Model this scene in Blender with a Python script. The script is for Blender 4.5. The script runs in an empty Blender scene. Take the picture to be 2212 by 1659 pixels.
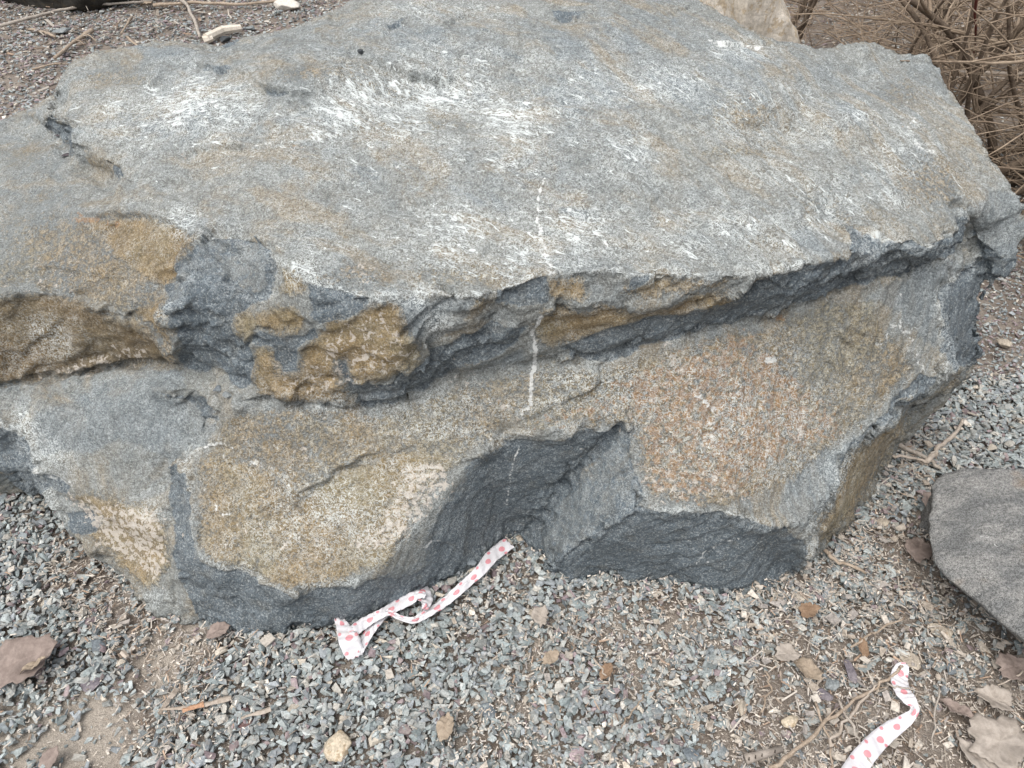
import bpy, math, random
import numpy as np
from mathutils import Vector, Matrix
from mathutils.bvhtree import BVHTree
from mathutils.geometry import delaunay_2d_cdt

scene = bpy.context.scene
COL = scene.collection
random.seed(7)
rng = np.random.default_rng(11)

# ------------------------------------------------------------------ camera, sky, sun, exposure
CAM_H, PITCH, HF = 1.60, math.radians(43.0), math.radians(33.65)
TH = math.tan(HF); TV = TH * 0.75
camd = bpy.data.cameras.new("camera"); cam = bpy.data.objects.new("camera", camd); COL.objects.link(cam)
cam.location = (0, 0, CAM_H); cam.rotation_euler = (math.pi / 2 - PITCH, 0, 0)
camd.sensor_width = 36; camd.lens = 18 / TH; camd.clip_start = 0.02; camd.clip_end = 500
scene.camera = cam
world = bpy.data.worlds.new("World"); scene.world = world; world.use_nodes = True
wn = world.node_tree
for n in list(wn.nodes): wn.nodes.remove(n)
sky = wn.nodes.new("ShaderNodeTexSky"); sky.sky_type = 'NISHITA'; sky.sun_disc = False
SUN_EL, SUN_AZ = math.radians(66), math.radians(215)      # azimuth from +y (view direction), clockwise
sky.sun_elevation = SUN_EL; sky.sun_rotation = SUN_AZ
sky.air_density = 1.0; sky.dust_density = 4.0; sky.ozone_density = 1.0
bg = wn.nodes.new("ShaderNodeBackground"); bg.inputs[1].default_value = 0.12
wo = wn.nodes.new("ShaderNodeOutputWorld")
hs = wn.nodes.new("ShaderNodeHueSaturation"); hs.inputs["Saturation"].default_value = 0.32      # thin even cloud: little colour left in the sky
wn.links.new(sky.outputs[0], hs.inputs["Color"]); wn.links.new(hs.outputs[0], bg.inputs[0]); wn.links.new(bg.outputs[0], wo.inputs[0])
sund = bpy.data.lights.new("sun", 'SUN'); sun = bpy.data.objects.new("sun", sund); COL.objects.link(sun)
sund.energy = 1.25; sund.angle = math.radians(50); sund.color = (1.0, 0.965, 0.92)
sdir = Vector((math.sin(SUN_AZ) * math.cos(SUN_EL), math.cos(SUN_AZ) * math.cos(SUN_EL), math.sin(SUN_EL)))
sun.rotation_euler = (-sdir).to_track_quat('-Z', 'Y').to_euler()
sun.location = (0, 0, 6)
scene.view_settings.view_transform = 'Standard'; scene.view_settings.look = 'None'
scene.view_settings.exposure = 0.90; scene.view_settings.gamma = 1.0
scene.view_settings.use_curve_mapping = False

# ------------------------------------------------------------------ helpers
SP, CP = math.sin(PITCH), math.cos(PITCH)
def at(u, v, z):
    """survey point of the photograph (2212 x 1659 frame) at height z -> world"""
    a = (u - 1106) / 1106 * TH; b = -(v - 829.5) / 829.5 * TV
    d = (a, CP + b * SP, -SP + b * CP)
    t = (z - CAM_H) / d[2]
    return Vector((d[0] * t, d[1] * t, z))
def ray(u, v):
    a = (u - 1106) / 1106 * TH; b = -(v - 829.5) / 829.5 * TV
    return Vector((a, CP + b * SP, -SP + b * CP)).normalized()
def proj(P):
    """world (N,3) -> survey frame (u, v)"""
    y, z = P[:, 1], P[:, 2] - CAM_H
    d = np.maximum(y * CP - z * SP, 0.05); w = y * SP + z * CP
    return 1106 + P[:, 0] / d / TH * 1106, 829.5 - w / d / TV * 829.5
def tag(o, label=None, cat=None, group=None, kind=None):
    if label: o["label"] = label
    if cat: o["category"] = cat
    if group: o["group"] = group
    if kind: o["kind"] = kind
    return o
def link(name, data, parent=None, loc=None):
    o = bpy.data.objects.new(name, data); COL.objects.link(o)
    if parent is not None: o.parent = parent
    if loc is not None: o.location = loc
    return o
def mesh_np(name, V, F, mat, smooth=False, cols=None, vecs=None, fmat=None):
    """V (n,3), F (m,k) arrays -> mesh"""
    me = bpy.data.meshes.new(name); V = np.asarray(V, np.float32); F = np.asarray(F, np.int32)
    me.vertices.add(len(V)); me.vertices.foreach_set("co", V.ravel())
    k = F.shape[1]; me.loops.add(F.size); me.loops.foreach_set("vertex_index", F.ravel())
    me.polygons.add(len(F)); me.polygons.foreach_set("loop_start", np.arange(0, F.size, k, dtype=np.int32))
    try: me.polygons.foreach_set("loop_total", np.full(len(F), k, np.int32))
    except Exception: pass
    for m in (mat if isinstance(mat, (list, tuple)) else [mat]): me.materials.append(m)
    if fmat is not None: me.polygons.foreach_set("material_index", np.asarray(fmat, np.int32))
    for nm, arr in (cols or {}).items():
        a = me.attributes.new(nm, 'FLOAT_COLOR', 'POINT')
        c = np.ones((len(V), 4), np.float32); c[:, :arr.shape[1]] = arr; a.data.foreach_set("color", c.ravel())
    for nm, arr in (vecs or {}).items():
        a = me.attributes.new(nm, 'FLOAT_VECTOR', 'POINT'); a.data.foreach_set("vector", np.asarray(arr, np.float32).ravel())
    me.update(calc_edges=True); me.validate()
    (me.shade_smooth if smooth else me.shade_flat)()
    return me

def _h(ix, iy, iz, s):
    n = (ix * np.int64(374761393) + iy * np.int64(668265263) + iz * np.int64(2147483647 % 1274126177) + np.int64(s) * 144665) & 0xffffffff
    n = ((n ^ (n >> 13)) * 1274126177) & 0xffffffff
    n = ((n ^ (n >> 16)) * 2246822519) & 0xffffffff
    return ((n ^ (n >> 15)) & 0xffffff).astype(np.float32) / 8388608.0 - 1.0
def vnoise(P, s=0):
    I = np.floor(P).astype(np.int64); f = (P - I).astype(np.float32); f = f * f * f * (f * (f * 6 - 15) + 10)
    x, y, z = I[:, 0], I[:, 1], I[:, 2]; fx, fy, fz = f[:, 0], f[:, 1], f[:, 2]
    r = 0
    for dx in (0, 1):
        wx = fx if dx else 1 - fx
        for dy in (0, 1):
            wy = fy if dy else 1 - fy
            for dz in (0, 1):
                wz = fz if dz else 1 - fz
                r = r + wx * wy * wz * _h(x + dx, y + dy, z + dz, s)
    return r
ROT = np.array([[0.0, 0.8, 0.6], [-0.8, 0.36, -0.48], [-0.6, -0.48, 0.64]])
def fbm(P, oct=3, s=0, gain=0.5):
    r = 0; a = 1.0; Q = P
    for i in range(oct):
        r = r + a * vnoise(Q, s + i); a *= gain; Q = Q @ ROT.T * 2.03 + 7.1
    return r

def facets(P, s=0):
    """angular fracture relief: every cell of a jittered lattice is one tilted facet"""
    I = np.floor(P).astype(np.int64); best = np.full(len(P), 1e9, np.float32); out = np.zeros(len(P), np.float32)
    for dx in (-1, 0, 1):
        for dy in (-1, 0, 1):
            for dz in (-1, 0, 1):
                J = I + [dx, dy, dz]; a, b, c = J[:, 0], J[:, 1], J[:, 2]
                D = P - (J + .5 + .45 * np.stack([_h(a, b, c, s), _h(a, b, c, s + 1), _h(a, b, c, s + 2)], 1))
                d = (D * D).sum(1); k = d < best
                v = (D * np.stack([_h(a, b, c, s + 3), _h(a, b, c, s + 4), _h(a, b, c, s + 5)], 1)).sum(1) + .35 * _h(a, b, c, s + 6)
                out[k] = v[k]; best[k] = d[k]
    return out

class Mat:
    """small node-tree writer"""
    def __init__(s, name):
        s.m = bpy.data.materials.new(name); s.m.use_nodes = True; s.t = s.m.node_tree; s.N = s.t.nodes
        s.b = s.N["Principled BSDF"]
    def n(s, typ, **kw):
        nd = s.N.new(typ)
        for k, v in kw.items(): setattr(nd, k, v)
        return nd
    def put(s, sock, v):
        if v is None: return
        if isinstance(v, bpy.types.NodeSocket): s.t.links.new(v, sock)
        elif isinstance(v, (tuple, list)) and sock.type == 'RGBA': sock.default_value = tuple(v)[:3] + (1,)
        else: sock.default_value = v
    def math(s, op, a, b=None, c=None, clamp=False):
        nd = s.n("ShaderNodeMath", operation=op); nd.use_clamp = clamp
        for i, v in enumerate((a, b, c)):
            if v is not None: s.put(nd.inputs[i], v)
        return nd.outputs[0]
    def noise(s, vec, scale, detail=3, rough=0.55, dist=0.0):
        nd = s.n("ShaderNodeTexNoise"); s.put(nd.inputs["Vector"], vec); s.put(nd.inputs["Scale"], scale)
        nd.inputs["Detail"].default_value = detail; nd.inputs["Roughness"].default_value = rough; nd.inputs["Distortion"].default_value = dist
        return nd.outputs["Fac"]
    def vor(s, vec, scale, feature='F1', out="Distance", rnd=1.0):
        nd = s.n("ShaderNodeTexVoronoi", feature=feature); s.put(nd.inputs["Vector"], vec); s.put(nd.inputs["Scale"], scale)
        nd.inputs["Randomness"].default_value = rnd
        return nd.outputs[out]
    def mix(s, f, a, b, blend='MIX'):
        nd = s.n("ShaderNodeMix", data_type='RGBA', blend_type=blend)
        s.put(nd.inputs[0], f); s.put(nd.inputs[6], a); s.put(nd.inputs[7], b)
        return nd.outputs[2]
    def step(s, x, lo, hi):
        nd = s.n("ShaderNodeMapRange", interpolation_type='SMOOTHSTEP')
        s.put(nd.inputs[0], x); s.put(nd.inputs[1], lo); s.put(nd.inputs[2], hi); return nd.outputs[0]
    def attr(s, name, vec=False):
        nd = s.n("ShaderNodeAttribute", attribute_name=name)
        if vec: return nd.outputs["Vector"]
        sp = s.n("ShaderNodeSeparateColor"); s.t.links.new(nd.outputs["Color"], sp.inputs[0]); return sp.outputs
    def bump(s, h, dist, strength=1.0, prev=None):
        nd = s.n("ShaderNodeBump"); nd.inputs["Distance"].default_value = dist; nd.inputs["Strength"].default_value = strength
        s.put(nd.inputs["Height"], h)
        if prev is not None: s.put(nd.inputs["Normal"], prev)
        return nd.outputs[0]
    def out(s, col, rough=0.85, normal=None, spec=0.3):
        s.put(s.b.inputs["Base Color"], col); s.put(s.b.inputs["Roughness"], rough); s.put(s.b.inputs["Specular IOR Level"], spec)
        if normal is not None: s.put(s.b.inputs["Normal"], normal)
        return s.m

# ------------------------------------------------------------------ rock engine
class Field:
    """scalar fields over the surveyed face of a rock, sampled at its vertices"""
    S = 3.0; U0 = -240; V0 = -240; W = 920; H = 760
    def __init__(s): 
        s.U, s.V = np.meshgrid(s.U0 + s.S * np.arange(s.W), s.V0 + s.S * np.arange(s.H)); s.f = np.zeros((s.H, s.W), np.float32)
    def box(s, P, m):
        P = np.asarray(P, float)
        a = int(max(0, (P[:, 0].min() - m - s.U0) / s.S)); b = int(min(s.W, (P[:, 0].max() + m - s.U0) / s.S + 2))
        c = int(max(0, (P[:, 1].min() - m - s.V0) / s.S)); d = int(min(s.H, (P[:, 1].max() + m - s.V0) / s.S + 2))
        return slice(c, max(d, c + 1)), slice(a, max(b, a + 1))
    def dist(s, P, sl, closed=False):
        """distance to a polyline, and the signed side (positive below a line drawn left to right)"""
        U, V = s.U[sl], s.V[sl]; D = np.full(U.shape, 1e9, np.float32); G = np.zeros(U.shape, np.float32)
        Q = list(P) + ([P[0]] if closed else [])
        for (x0, y0), (x1, y1) in zip(Q[:-1], Q[1:]):
            dx, dy = x1 - x0, y1 - y0; L = dx * dx + dy * dy + 1e-9
            t = np.clip(((U - x0) * dx + (V - y0) * dy) / L, 0, 1)
            d = np.hypot(U - x0 - t * dx, V - y0 - t * dy); k = d < D
            D[k] = d[k]; G[k] = np.sign(dx * (V - y0) - dy * (U - x0))[k]
        return D, G
    def inside(s, P, sl):
        U, V = s.U[sl], s.V[sl]; r = np.zeros(U.shape, bool); n = len(P)
        for i in range(n):
            x0, y0 = P[i]; x1, y1 = P[(i + 1) % n]
            if y0 == y1: continue
            r ^= ((y0 > V) != (y1 > V)) & (U < (x1 - x0) * (V - y0) / (y1 - y0) + x0)
        return r
    def poly(s, P, val=1.0, soft=9.0):
        sl = s.box(P, soft * 2 + 6); D, _ = s.dist(P, sl, True); D = np.where(s.inside(P, sl), D, -D)
        s.f[sl] = np.maximum(s.f[sl], val * np.clip(0.5 + D / (2 * soft), 0, 1)); return s
    def cut(s, P, val=0.0, soft=9.0):
        sl = s.box(P, soft * 2 + 6); D, _ = s.dist(P, sl, True); D = np.where(s.inside(P, sl), D, -D)
        k = np.clip(0.5 + D / (2 * soft), 0, 1); s.f[sl] = s.f[sl] * (1 - k) + val * k; return s
    def line(s, P, w, val=1.0, soft=1.6):
        sl = s.box(P, w * soft + 6); D, _ = s.dist(P, sl)
        s.f[sl] = np.maximum(s.f[sl], val * np.clip(1 - (D / w - 0.4) / (soft - 0.4), 0, 1)); return s
    def blob(s, u, v, ru, rv, val):
        k = np.exp(-((s.U - u) / ru) ** 2 - ((s.V - v) / rv) ** 2); s.f = np.maximum(s.f, val * k).astype(np.float32); return s
    def add(s, u, v, ru, rv, val):
        s.f = (s.f + val * np.exp(-((s.U - u) / ru) ** 2 - ((s.V - v) / rv) ** 2)).astype(np.float32); return s
    def ledge(s, P, amp, w):
        """a small broken step: the side below the line lies amp lower at the line"""
        sl = s.box(P, w * 2.5); D, G = s.dist(P, sl)
        L = sum(math.dist(a, b) for a, b in zip(P[:-1], P[1:]))
        e = np.minimum(np.hypot(s.U[sl] - P[0][0], s.V[sl] - P[0][1]), np.hypot(s.U[sl] - P[-1][0], s.V[sl] - P[-1][1]))
        f = np.clip(e / (0.16 * L + 4), 0, 1); h = np.exp(-D / w)
        s.f[sl] += f * np.where(G > 0, -amp * h, amp * 0.25 * h * h); return s
    def crack(s, P, amp, w):
        sl = s.box(P, w * 3); D, _ = s.dist(P, sl); s.f[sl] -= amp * np.exp(-(D / w) ** 2); return s
    def at(s, u, v):
        x = np.clip((u - s.U0) / s.S, 0, s.W - 1.001); y = np.clip((v - s.V0) / s.S, 0, s.H - 1.001)
        i = x.astype(int); j = y.astype(int); a = x - i; b = y - j; f = s.f
        return f[j, i] * (1 - a) * (1 - b) + f[j, i + 1] * a * (1 - b) + f[j + 1, i] * (1 - a) * b + f[j + 1, i + 1] * a * b

def rock_shell(outline, lines, pts):
    """outline: (u, v, z, inset) round the seen face; lines: crease polylines of (u, v, z); pts: loose (u, v, z) -> closed shell"""
    key = {}; uv = []; zz = []; E = set()
    def idx(p):
        k = (round(p[0], 1), round(p[1], 1))
        if k not in key: key[k] = len(uv); uv.append(Vector((p[0], -p[1]))); zz.append(p[2])
        return key[k]
    ring = [idx(p) for p in outline]
    for i in range(len(ring)): E.add((ring[i], ring[(i + 1) % len(ring)]))
    for l in lines:
        q = [idx(p) for p in l]
        for a, b in zip(q[:-1], q[1:]):
            if a != b: E.add((a, b))
    nline = len(uv)
    for p in pts: idx(p)
    ov, oe, of, ovo, _, _ = delaunay_2d_cdt(uv, list(E), [], 1, 0.05)
    zs = []
    base = np.array([[p.x, p.y] for p in uv]); zarr = np.array(zz)
    for i, p in enumerate(ov):
        if ovo[i]: zs.append(zz[ovo[i][0]])
        else:
            d = np.hypot(base[:, 0] - p.x, base[:, 1] - p.y); k = np.argsort(d)[:3]; w = 1 / (d[k] + .5); zs.append(float((zarr[k] * w).sum() / w.sum()))
    V = [at(p.x, -p.y, z) for p, z in zip(ov, zs)]
    F = [tuple(f) for f in of]
    cnt = {}
    for f in F:
        for k in range(len(f)):
            a, b = f[k], f[(k + 1) % len(f)]; cnt.setdefault((min(a, b), max(a, b)), []).append((a, b))
    be = [v[0] for v in cnt.values() if len(v) == 1]
    cx = sum(V[a].x for a, _ in be) / len(be); cy = sum(V[a].y for a, _ in be) / len(be)
    OA = np.array([[p[0], p[1], p[3]] for p in outline]); out = {}; low = {}
    for a, b in be:
        t = ov[b] - ov[a]
        if t.length < 1e-7: continue
        o = Vector((t.y, -t.x, 0)).normalized()       # outward as seen in the survey frame: right is +x, up is +y
        for q in (a, b): out[q] = out.get(q, Vector((0, 0, 0))) + o
    f0 = max(of, key=lambda f: abs((ov[f[1]].x - ov[f[0]].x) * (ov[f[2]].y - ov[f[0]].y) - (ov[f[1]].y - ov[f[0]].y) * (ov[f[2]].x - ov[f[0]].x)))
    sg = 1 if (ov[f0[1]].x - ov[f0[0]].x) * (ov[f0[2]].y - ov[f0[0]].y) - (ov[f0[1]].y - ov[f0[0]].y) * (ov[f0[2]].x - ov[f0[0]].x) > 0 else -1
    rim = []
    for q in {i for e in be for i in e}:
        k = np.argmin(np.hypot(OA[:, 0] - ov[q].x, OA[:, 1] + ov[q].y)); ins = OA[k, 2]
        o = out.get(q, Vector((1, 0, 0))); o = o.normalized() if o.length > 1e-6 else Vector((1, 0, 0))
        p = V[q] + o * (ins * sg); low[q] = len(V); V.append(Vector((p.x, p.y, -0.16))); rim.append(V[-1])
    c = len(V); V.append(Vector((cx, cy, -0.17)))
    for a, b in be:
        F += [(b, a, low[a]), (b, low[a], low[b]), (low[b], low[a], c)]
    if len(be) != len(outline): print("rim edges", len(be), "outline", len(outline))
    nb = sum(1 for v in cnt.values() if len(v) > 2)
    if nb: print("non-manifold", nb)
    return V, F, rim

def remesh(V, F, vox):
    me = bpy.data.meshes.new("shell"); me.from_pydata([tuple(v) for v in V], [], F)
    import bmesh
    bm = bmesh.new(); bm.from_mesh(me); bmesh.ops.recalc_face_normals(bm, faces=bm.faces); bm.to_mesh(me); bm.free()
    o = bpy.data.objects.new("shell", me); COL.objects.link(o)
    m = o.modifiers.new("r", 'REMESH'); m.mode = 'VOXEL'; m.voxel_size = vox
    dg = bpy.context.evaluated_depsgraph_get(); ev = o.evaluated_get(dg); em = ev.to_mesh()
    n = len(em.vertices); P = np.empty(n * 3, np.float32); em.vertices.foreach_get("co", P); P = P.reshape(-1, 3).astype(np.float64)
    q = len(em.loops); L = np.empty(q, np.int32); em.loops.foreach_get("vertex_index", L)
    ev.to_mesh_clear(); bpy.data.objects.remove(o); bpy.data.meshes.remove(me)
    return P, L.reshape(-1, 4)
def normals(P, Q):
    n = np.cross(P[Q[:, 2]] - P[Q[:, 0]], P[Q[:, 3]] - P[Q[:, 1]]); N = np.zeros_like(P)
    for c in range(3):
        N[:, c] = np.bincount(Q.ravel(), np.repeat(n[:, c], 4), len(P))
    return N / (np.linalg.norm(N, axis=1)[:, None] + 1e-12)
def smooth(P, Q, mask, it, lam=0.55):
    a = Q.ravel(); b = np.roll(Q, -1, 1).ravel(); n = len(P)
    deg = np.bincount(a, minlength=n) + np.bincount(b, minlength=n)
    for _ in range(it):
        for c in range(3):
            s = np.bincount(a, P[b, c], n) + np.bincount(b, P[a, c], n)
            P[:, c] += lam * mask * (s / deg - P[:, c])
    return P
VOX = 0.0047
# ------------------------------------------------------------------ the big boulder: survey of its creases (u, v, height)
OUT = [(-280,330,.66,.05),(0,262,.72,.12),(34,246,.72,.12),(113,205,.745,.12),(116,196,.80,.12),(154,130,.85,.12),(191,119,.865,.12),(239,102,.88,.12),
 (290,99,.885,.12),(375,85,.90,.12),(444,96,.90,.12),(471,99,.90,.12),(509,82,.915,.12),(580,68,.93,.12),(649,51,.945,.12),(717,20,.965,.12),
 (751,0,.975,.12),(800,-28,.99,.1),(900,-58,1.0,.1),(1100,-78,1.01,.1),(1350,-70,1.01,.1),(1455,-35,1.0,.1),(1511,0,.985,.12),(1579,38,.965,.12),(1624,63,.95,.12),
 (1672,82,.94,.12),(1760,101,.925,.12),(1795,99,.925,.12),(1818,91,.93,.12),(1863,89,.93,.12),(1900,94,.925,.12),(1945,111,.915,.12),(1993,118,.91,.12),
 (2013,126,.905,.12),(2027,143,.895,.12),(2040,171,.88,.12),(2071,212,.865,.12),(2095,253,.85,.12),(2126,311,.83,.12),(2160,362,.81,.12),(2187,403,.79,-.02),
 (2215,430,.775,-.16),(2228,470,.735,-.22),(2216,512,.70,-.24),(2204,531,.678,-.24),(2201,562,.646,-.22),(2177,582,.623,-.2),(2160,596,.60,-.18),(2143,613,.575,-.15),
 (2121,623,.556,-.12),(2114,644,.529,-.09),(2114,736,.40,-.09),(2115,777,.337,-.10),(2110,797,.31,-.11),(2088,814,.29,-.11),(2057,838,.225,-.09),(2020,865,.13,-.03),
 (1982,883,.07,0),(1958,927,.0,-.02),(1952,958,.0,0),(1928,995,.0,0),(1907,1033,.0,0),(1890,1067,.0,0),(1866,1093,.0,0),(1839,1131,.0,0),(1798,1161,.0,0),
 (1784,1185,.0,-.02),(1747,1212,.01,-.03),(1699,1236,.015,-.03),(1665,1260,.015,-.03),(1607,1284,.015,-.03),(1573,1303,.01,-.02),(1528,1296,.0,0),(1504,1286,.0,0),
 (1460,1280,.0,0),(1447,1270,.0,0),(1379,1262,.0,0),(1324,1248,.0,0),(1290,1248,.0,0),(1263,1258,.0,0),(1235,1262,.0,0),(1170,1247,.0,0),(1164,1197,.0,0),(1145,1175,.0,0),
 (1116,1158,.0,0),(1092,1172,.0,0),(1024,1230,.02,-.03),(935,1267,.03,-.05),(880,1291,.03,-.05),(846,1315,.03,-.05),(764,1346,.03,-.05),(659,1356,.02,-.05),(533,1371,.015,-.04),
 (505,1363,.02,-.04),(471,1342,.03,-.04),(444,1325,.04,-.04),(406,1330,.02,-.03),(372,1320,.02,-.03),(348,1322,.02,-.02),(318,1315,.02,-.02),(297,1291,.03,-.03),(280,1267,.04,-.03),
 (253,1233,.06,-.04),(218,1209,.08,-.05),(191,1192,.09,-.06),(167,1161,.11,-.07),(137,1131,.12,-.09),(109,1097,.13,-.1),(96,1067,.145,-.1),(61,1046,.16,-.14),(20,1023,.19,-.16),(0,1012,.20,-.16),(-60,985,.215,-.12),(-280,930,.25,0)]
LN = dict(
 A=[(427,512,.765),(440,512,.766),(505,509,.775),(560,522,.775),(577,546,.773),(594,565,.77),(632,582,.768),(659,603,.765),(700,616,.758),(751,630,.75),(798,644,.745),(860,644,.745),(908,632,.748),(942,633,.75),(983,640,.75),(1037,640,.75),
    (1085,628,.752),(1106,620,.757),(1157,599,.77),(1187,592,.772),(1242,586,.773),(1310,582,.775),(1362,592,.772),(1447,590,.77),(1528,597,.765),(1610,596,.765),(1651,589,.763),(1706,582,.765),(1743,569,.767),(1784,555,.77),
    (1846,543,.768),(1904,546,.76)],
 LIP=[(1788,451,.795),(1822,485,.785),(1856,512,.780),(1904,522,.777),(1952,522,.775),(1979,512,.777),(2013,536,.765),(2040,512,.765),(2064,478,.765),(2075,464,.765)],
 LIP2=[(1788,452,.793),(1812,487,.776),(1840,520,.770),(1846,543,.768)],
 M=[(1037,668,.715),(1071,659,.715),(1150,663,.705),(1187,661,.705),(1269,657,.705),(1338,664,.70),(1362,661,.702),(1420,650,.708),(1482,637,.718),(1511,650,.71),(1562,633,.717),(1610,620,.722),(1699,618,.715),(1784,612,.70),(1860,590,.705),(1950,570,.705),(2020,545,.715),(2060,512,.735)],
 B=[(-280,860,.36),(0,835,.38),(68,821,.39),(137,814,.40),(205,792,.42),(256,787,.43),(307,787,.44),(358,787,.455),(396,794,.465),(444,801,.48),(478,811,.49),(495,828,.495),(543,831,.50),(519,872,.47)],
 B2=[(519,872,.47),(580,869,.465),(632,872,.46),(717,879,.452),(771,877,.45),(850,872,.45),(894,852,.47),(942,828,.49),(969,811,.505),(989,822,.50),(1071,806,.515),(1133,784,.53),(1174,780,.54),(1242,775,.55),(1304,770,.56),
    (1334,766,.565),(1413,743,.58),(1482,726,.595),(1528,708,.605),(1597,691,.61),(1678,681,.62),(1740,657,.635),(1788,637,.65),(1829,616,.66),(1897,613,.66),(1972,586,.67),(2040,562,.68),(2068,530,.69),(2082,505,.70)],
 C=[(-280,650,.60),(0,633,.62),(61,630,.615),(119,637,.61),(164,644,.61),(191,661,.60),(239,681,.59),(290,702,.575),(341,722,.56),(362,743,.54),(386,770,.505),(389,788,.475)],
 D=[(427,512,.765),(416,531,.755),(386,582,.70),(345,623,.66),(352,633,.655),(358,668,.635),(352,685,.63),(375,712,.60),(393,736,.565),(389,788,.475)],
 N=[(352,685,.63),(362,668,.655),(386,661,.665),(423,589,.715),(502,620,.70),(560,647,.695),(592,633,.712),(594,565,.77)],
 N2=[(592,633,.712),(640,655,.712),(700,650,.735),(751,632,.748)],
 N3=[(502,620,.70),(509,668,.665),(519,736,.60),(539,743,.60),(543,829,.505)],
 E=[(860,646,.742),(867,674,.722),(873,722,.675),(911,784,.575),(867,814,.555),(850,838,.535),(788,835,.54),(755,830,.54),(700,835,.515),(632,850,.49),(580,858,.485)],
 E2=[(911,784,.575),(935,777,.585),(986,767,.59),(1060,728,.635),(1110,705,.66),(1187,661,.705)],
 LW=[(1860,560,.748),(1904,553,.745),(1960,552,.745),(2013,548,.748),(2050,520,.752)],
 F0=[(413,1182,.21),(440,1206,.20),(492,1233,.19),(546,1243,.183),(580,1264,.17),(625,1281,.16),(666,1270,.163),(717,1267,.165),(760,1262,.165)],
 F=[(1040,985,.37),(1075,955,.388),(1123,941,.405),(1164,937,.412),(1222,937,.415),(1259,930,.42),(1310,934,.415),(1348,913,.43),(1365,930,.415),(1358,975,.375),(1372,1016,.35),(1385,1077,.312),(1368,1100,.30),
    (1355,1113,.28),(1307,1148,.22),(1249,1172,.17),(1218,1202,.12),(1174,1230,.04)],
 CR=[(1348,913,.43),(1317,941,.385),(1293,971,.345),(1242,1023,.265),(1208,1060,.20),(1191,1093,.14),(1157,1131,.07),(1136,1152,.02)],
 G=[(1368,1100,.30),(1396,1098,.30),(1440,1110,.295),(1482,1103,.30),(1576,1113,.295),(1631,1131,.265),(1651,1134,.26),(1726,1134,.25),(1743,1151,.22),(1743,1195,.13),(1747,1210,.03)],
 R=[(2121,596,.585),(2117,575,.605),(2115,565,.62),(2102,582,.625),(2040,630,.62),(2034,668,.59),(2040,722,.535),(2045,756,.50),(2040,790,.46),(2003,845,.42),(1972,855,.415),(1938,876,.40),(1917,910,.38),(1870,937,.35),(1853,951,.34),
    (1815,1009,.30),(1798,1077,.26),(1767,1113,.24),(1743,1151,.22)],
 R2=[(2040,790,.46),(2088,782,.335),(2112,760,.355)],
 L=[(-280,865,.35),(0,920,.34),(27,930,.33),(51,951,.31),(75,995,.265),(96,1040,.205),(115,1085,.155),(137,1131,.12)],
 V=[(336,842,.44),(375,842,.448),(410,845,.45),(437,859,.44),(457,876,.433),(478,895,.42),(471,934,.39),(427,968,.36),(396,1002,.33),(406,1064,.29),(420,1097,.27),(416,1127,.25),(413,1182,.21)],
 V2=[(336,842,.44),(365,853,.425),(403,856,.42),(430,877,.40),(450,902,.375),(440,940,.355),(400,978,.325),(355,1006,.29),(378,1036,.262),(380,1097,.225),(362,1161,.18),(365,1225,.12),(372,1260,.09),(376,1315,.03)],
 GG=[(365,1225,.12),(393,1240,.13),(454,1277,.108),(492,1295,.09),(522,1325,.06)],
 T=[(113,205,.79),(108,230,.80),(106,253,.80),(130,262,.798),(154,273,.795),(150,307,.785),(184,317,.785),(218,341,.78),(246,355,.78),(258,393,.765)],
 T2=[(113,225,.75),(104,268,.752),(118,280,.745),(130,294,.742),(145,330,.735),(167,355,.735),(191,369,.735),(239,388,.738),(258,393,.765)],
 U=[(160,462,.725),(240,458,.74),(297,461,.752),(369,475,.765),(410,498,.767),(427,512,.765)],
 RB=[(2075,464,.765),(2085,500,.70),(2098,530,.66),(2108,560,.63),(2115,565,.62)],
 RC=[(2092,458,.765),(2099,490,.725),(2108,515,.688),(2118,546,.650),(2122,566,.621),(2121,596,.585)],
 RD=[(2108,515,.688),(2140,538,.668),(2167,560,.646),(2187,572,.634),(2201,562,.646)],
 SD=[(2121,596,.585),(2150,585,.615),(2187,572,.634)],
)
def znom(v):
    return np.interp(v, [-80, 0, 100, 200, 300, 400, 500, 600, 700], [1.01, .985, .94, .90, .86, .823, .79, .765, .74])
def ztop(u, v):
    z = znom(v) - 0.085 * np.clip((600 - u) / 500, 0, 1) - 0.03 * np.clip((u - 1700) / 400, 0, 1)
    for cu, cv, ru, rv, a in ((1700,300,90,34,-.022),(1830,255,70,40,.018),(1865,165,70,28,-.018),(1640,170,110,60,.014),(640,150,170,50,.018),(930,210,170,50,-.014),
                              (1150,90,200,50,.012),(450,250,200,50,.008),(1400,330,200,70,.008),(1180,500,160,60,-.006),(1980,330,90,90,.010),(1560,480,160,60,.006),(330,130,90,40,.012)):
        z = z + a * np.exp(-((u - cu) / ru) ** 2 - ((v - cv) / rv) ** 2)
    return z
TOPP = [(120,215),(150,150),(200,135),(290,112),(375,98),(470,112),(580,82),(720,35),(790,-12),(900,-40),(1100,-60),(1350,-52),(1450,-18),(1560,40),(1660,90),(1760,112),(1850,100),(1990,130),(2030,180),
        (2085,260),(2150,365),(2195,425),(2150,440),(2060,430),(1980,480),(1900,480),(1850,470),(1790,430),(1750,480),(1740,545),(1690,565),(1610,575),(1450,565),(1310,562),(1187,570),(1130,585),(1060,615),(940,610),(800,618),(700,590),
        (610,545),(560,498),(440,490),(300,430),(262,370),(165,290)]
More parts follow.
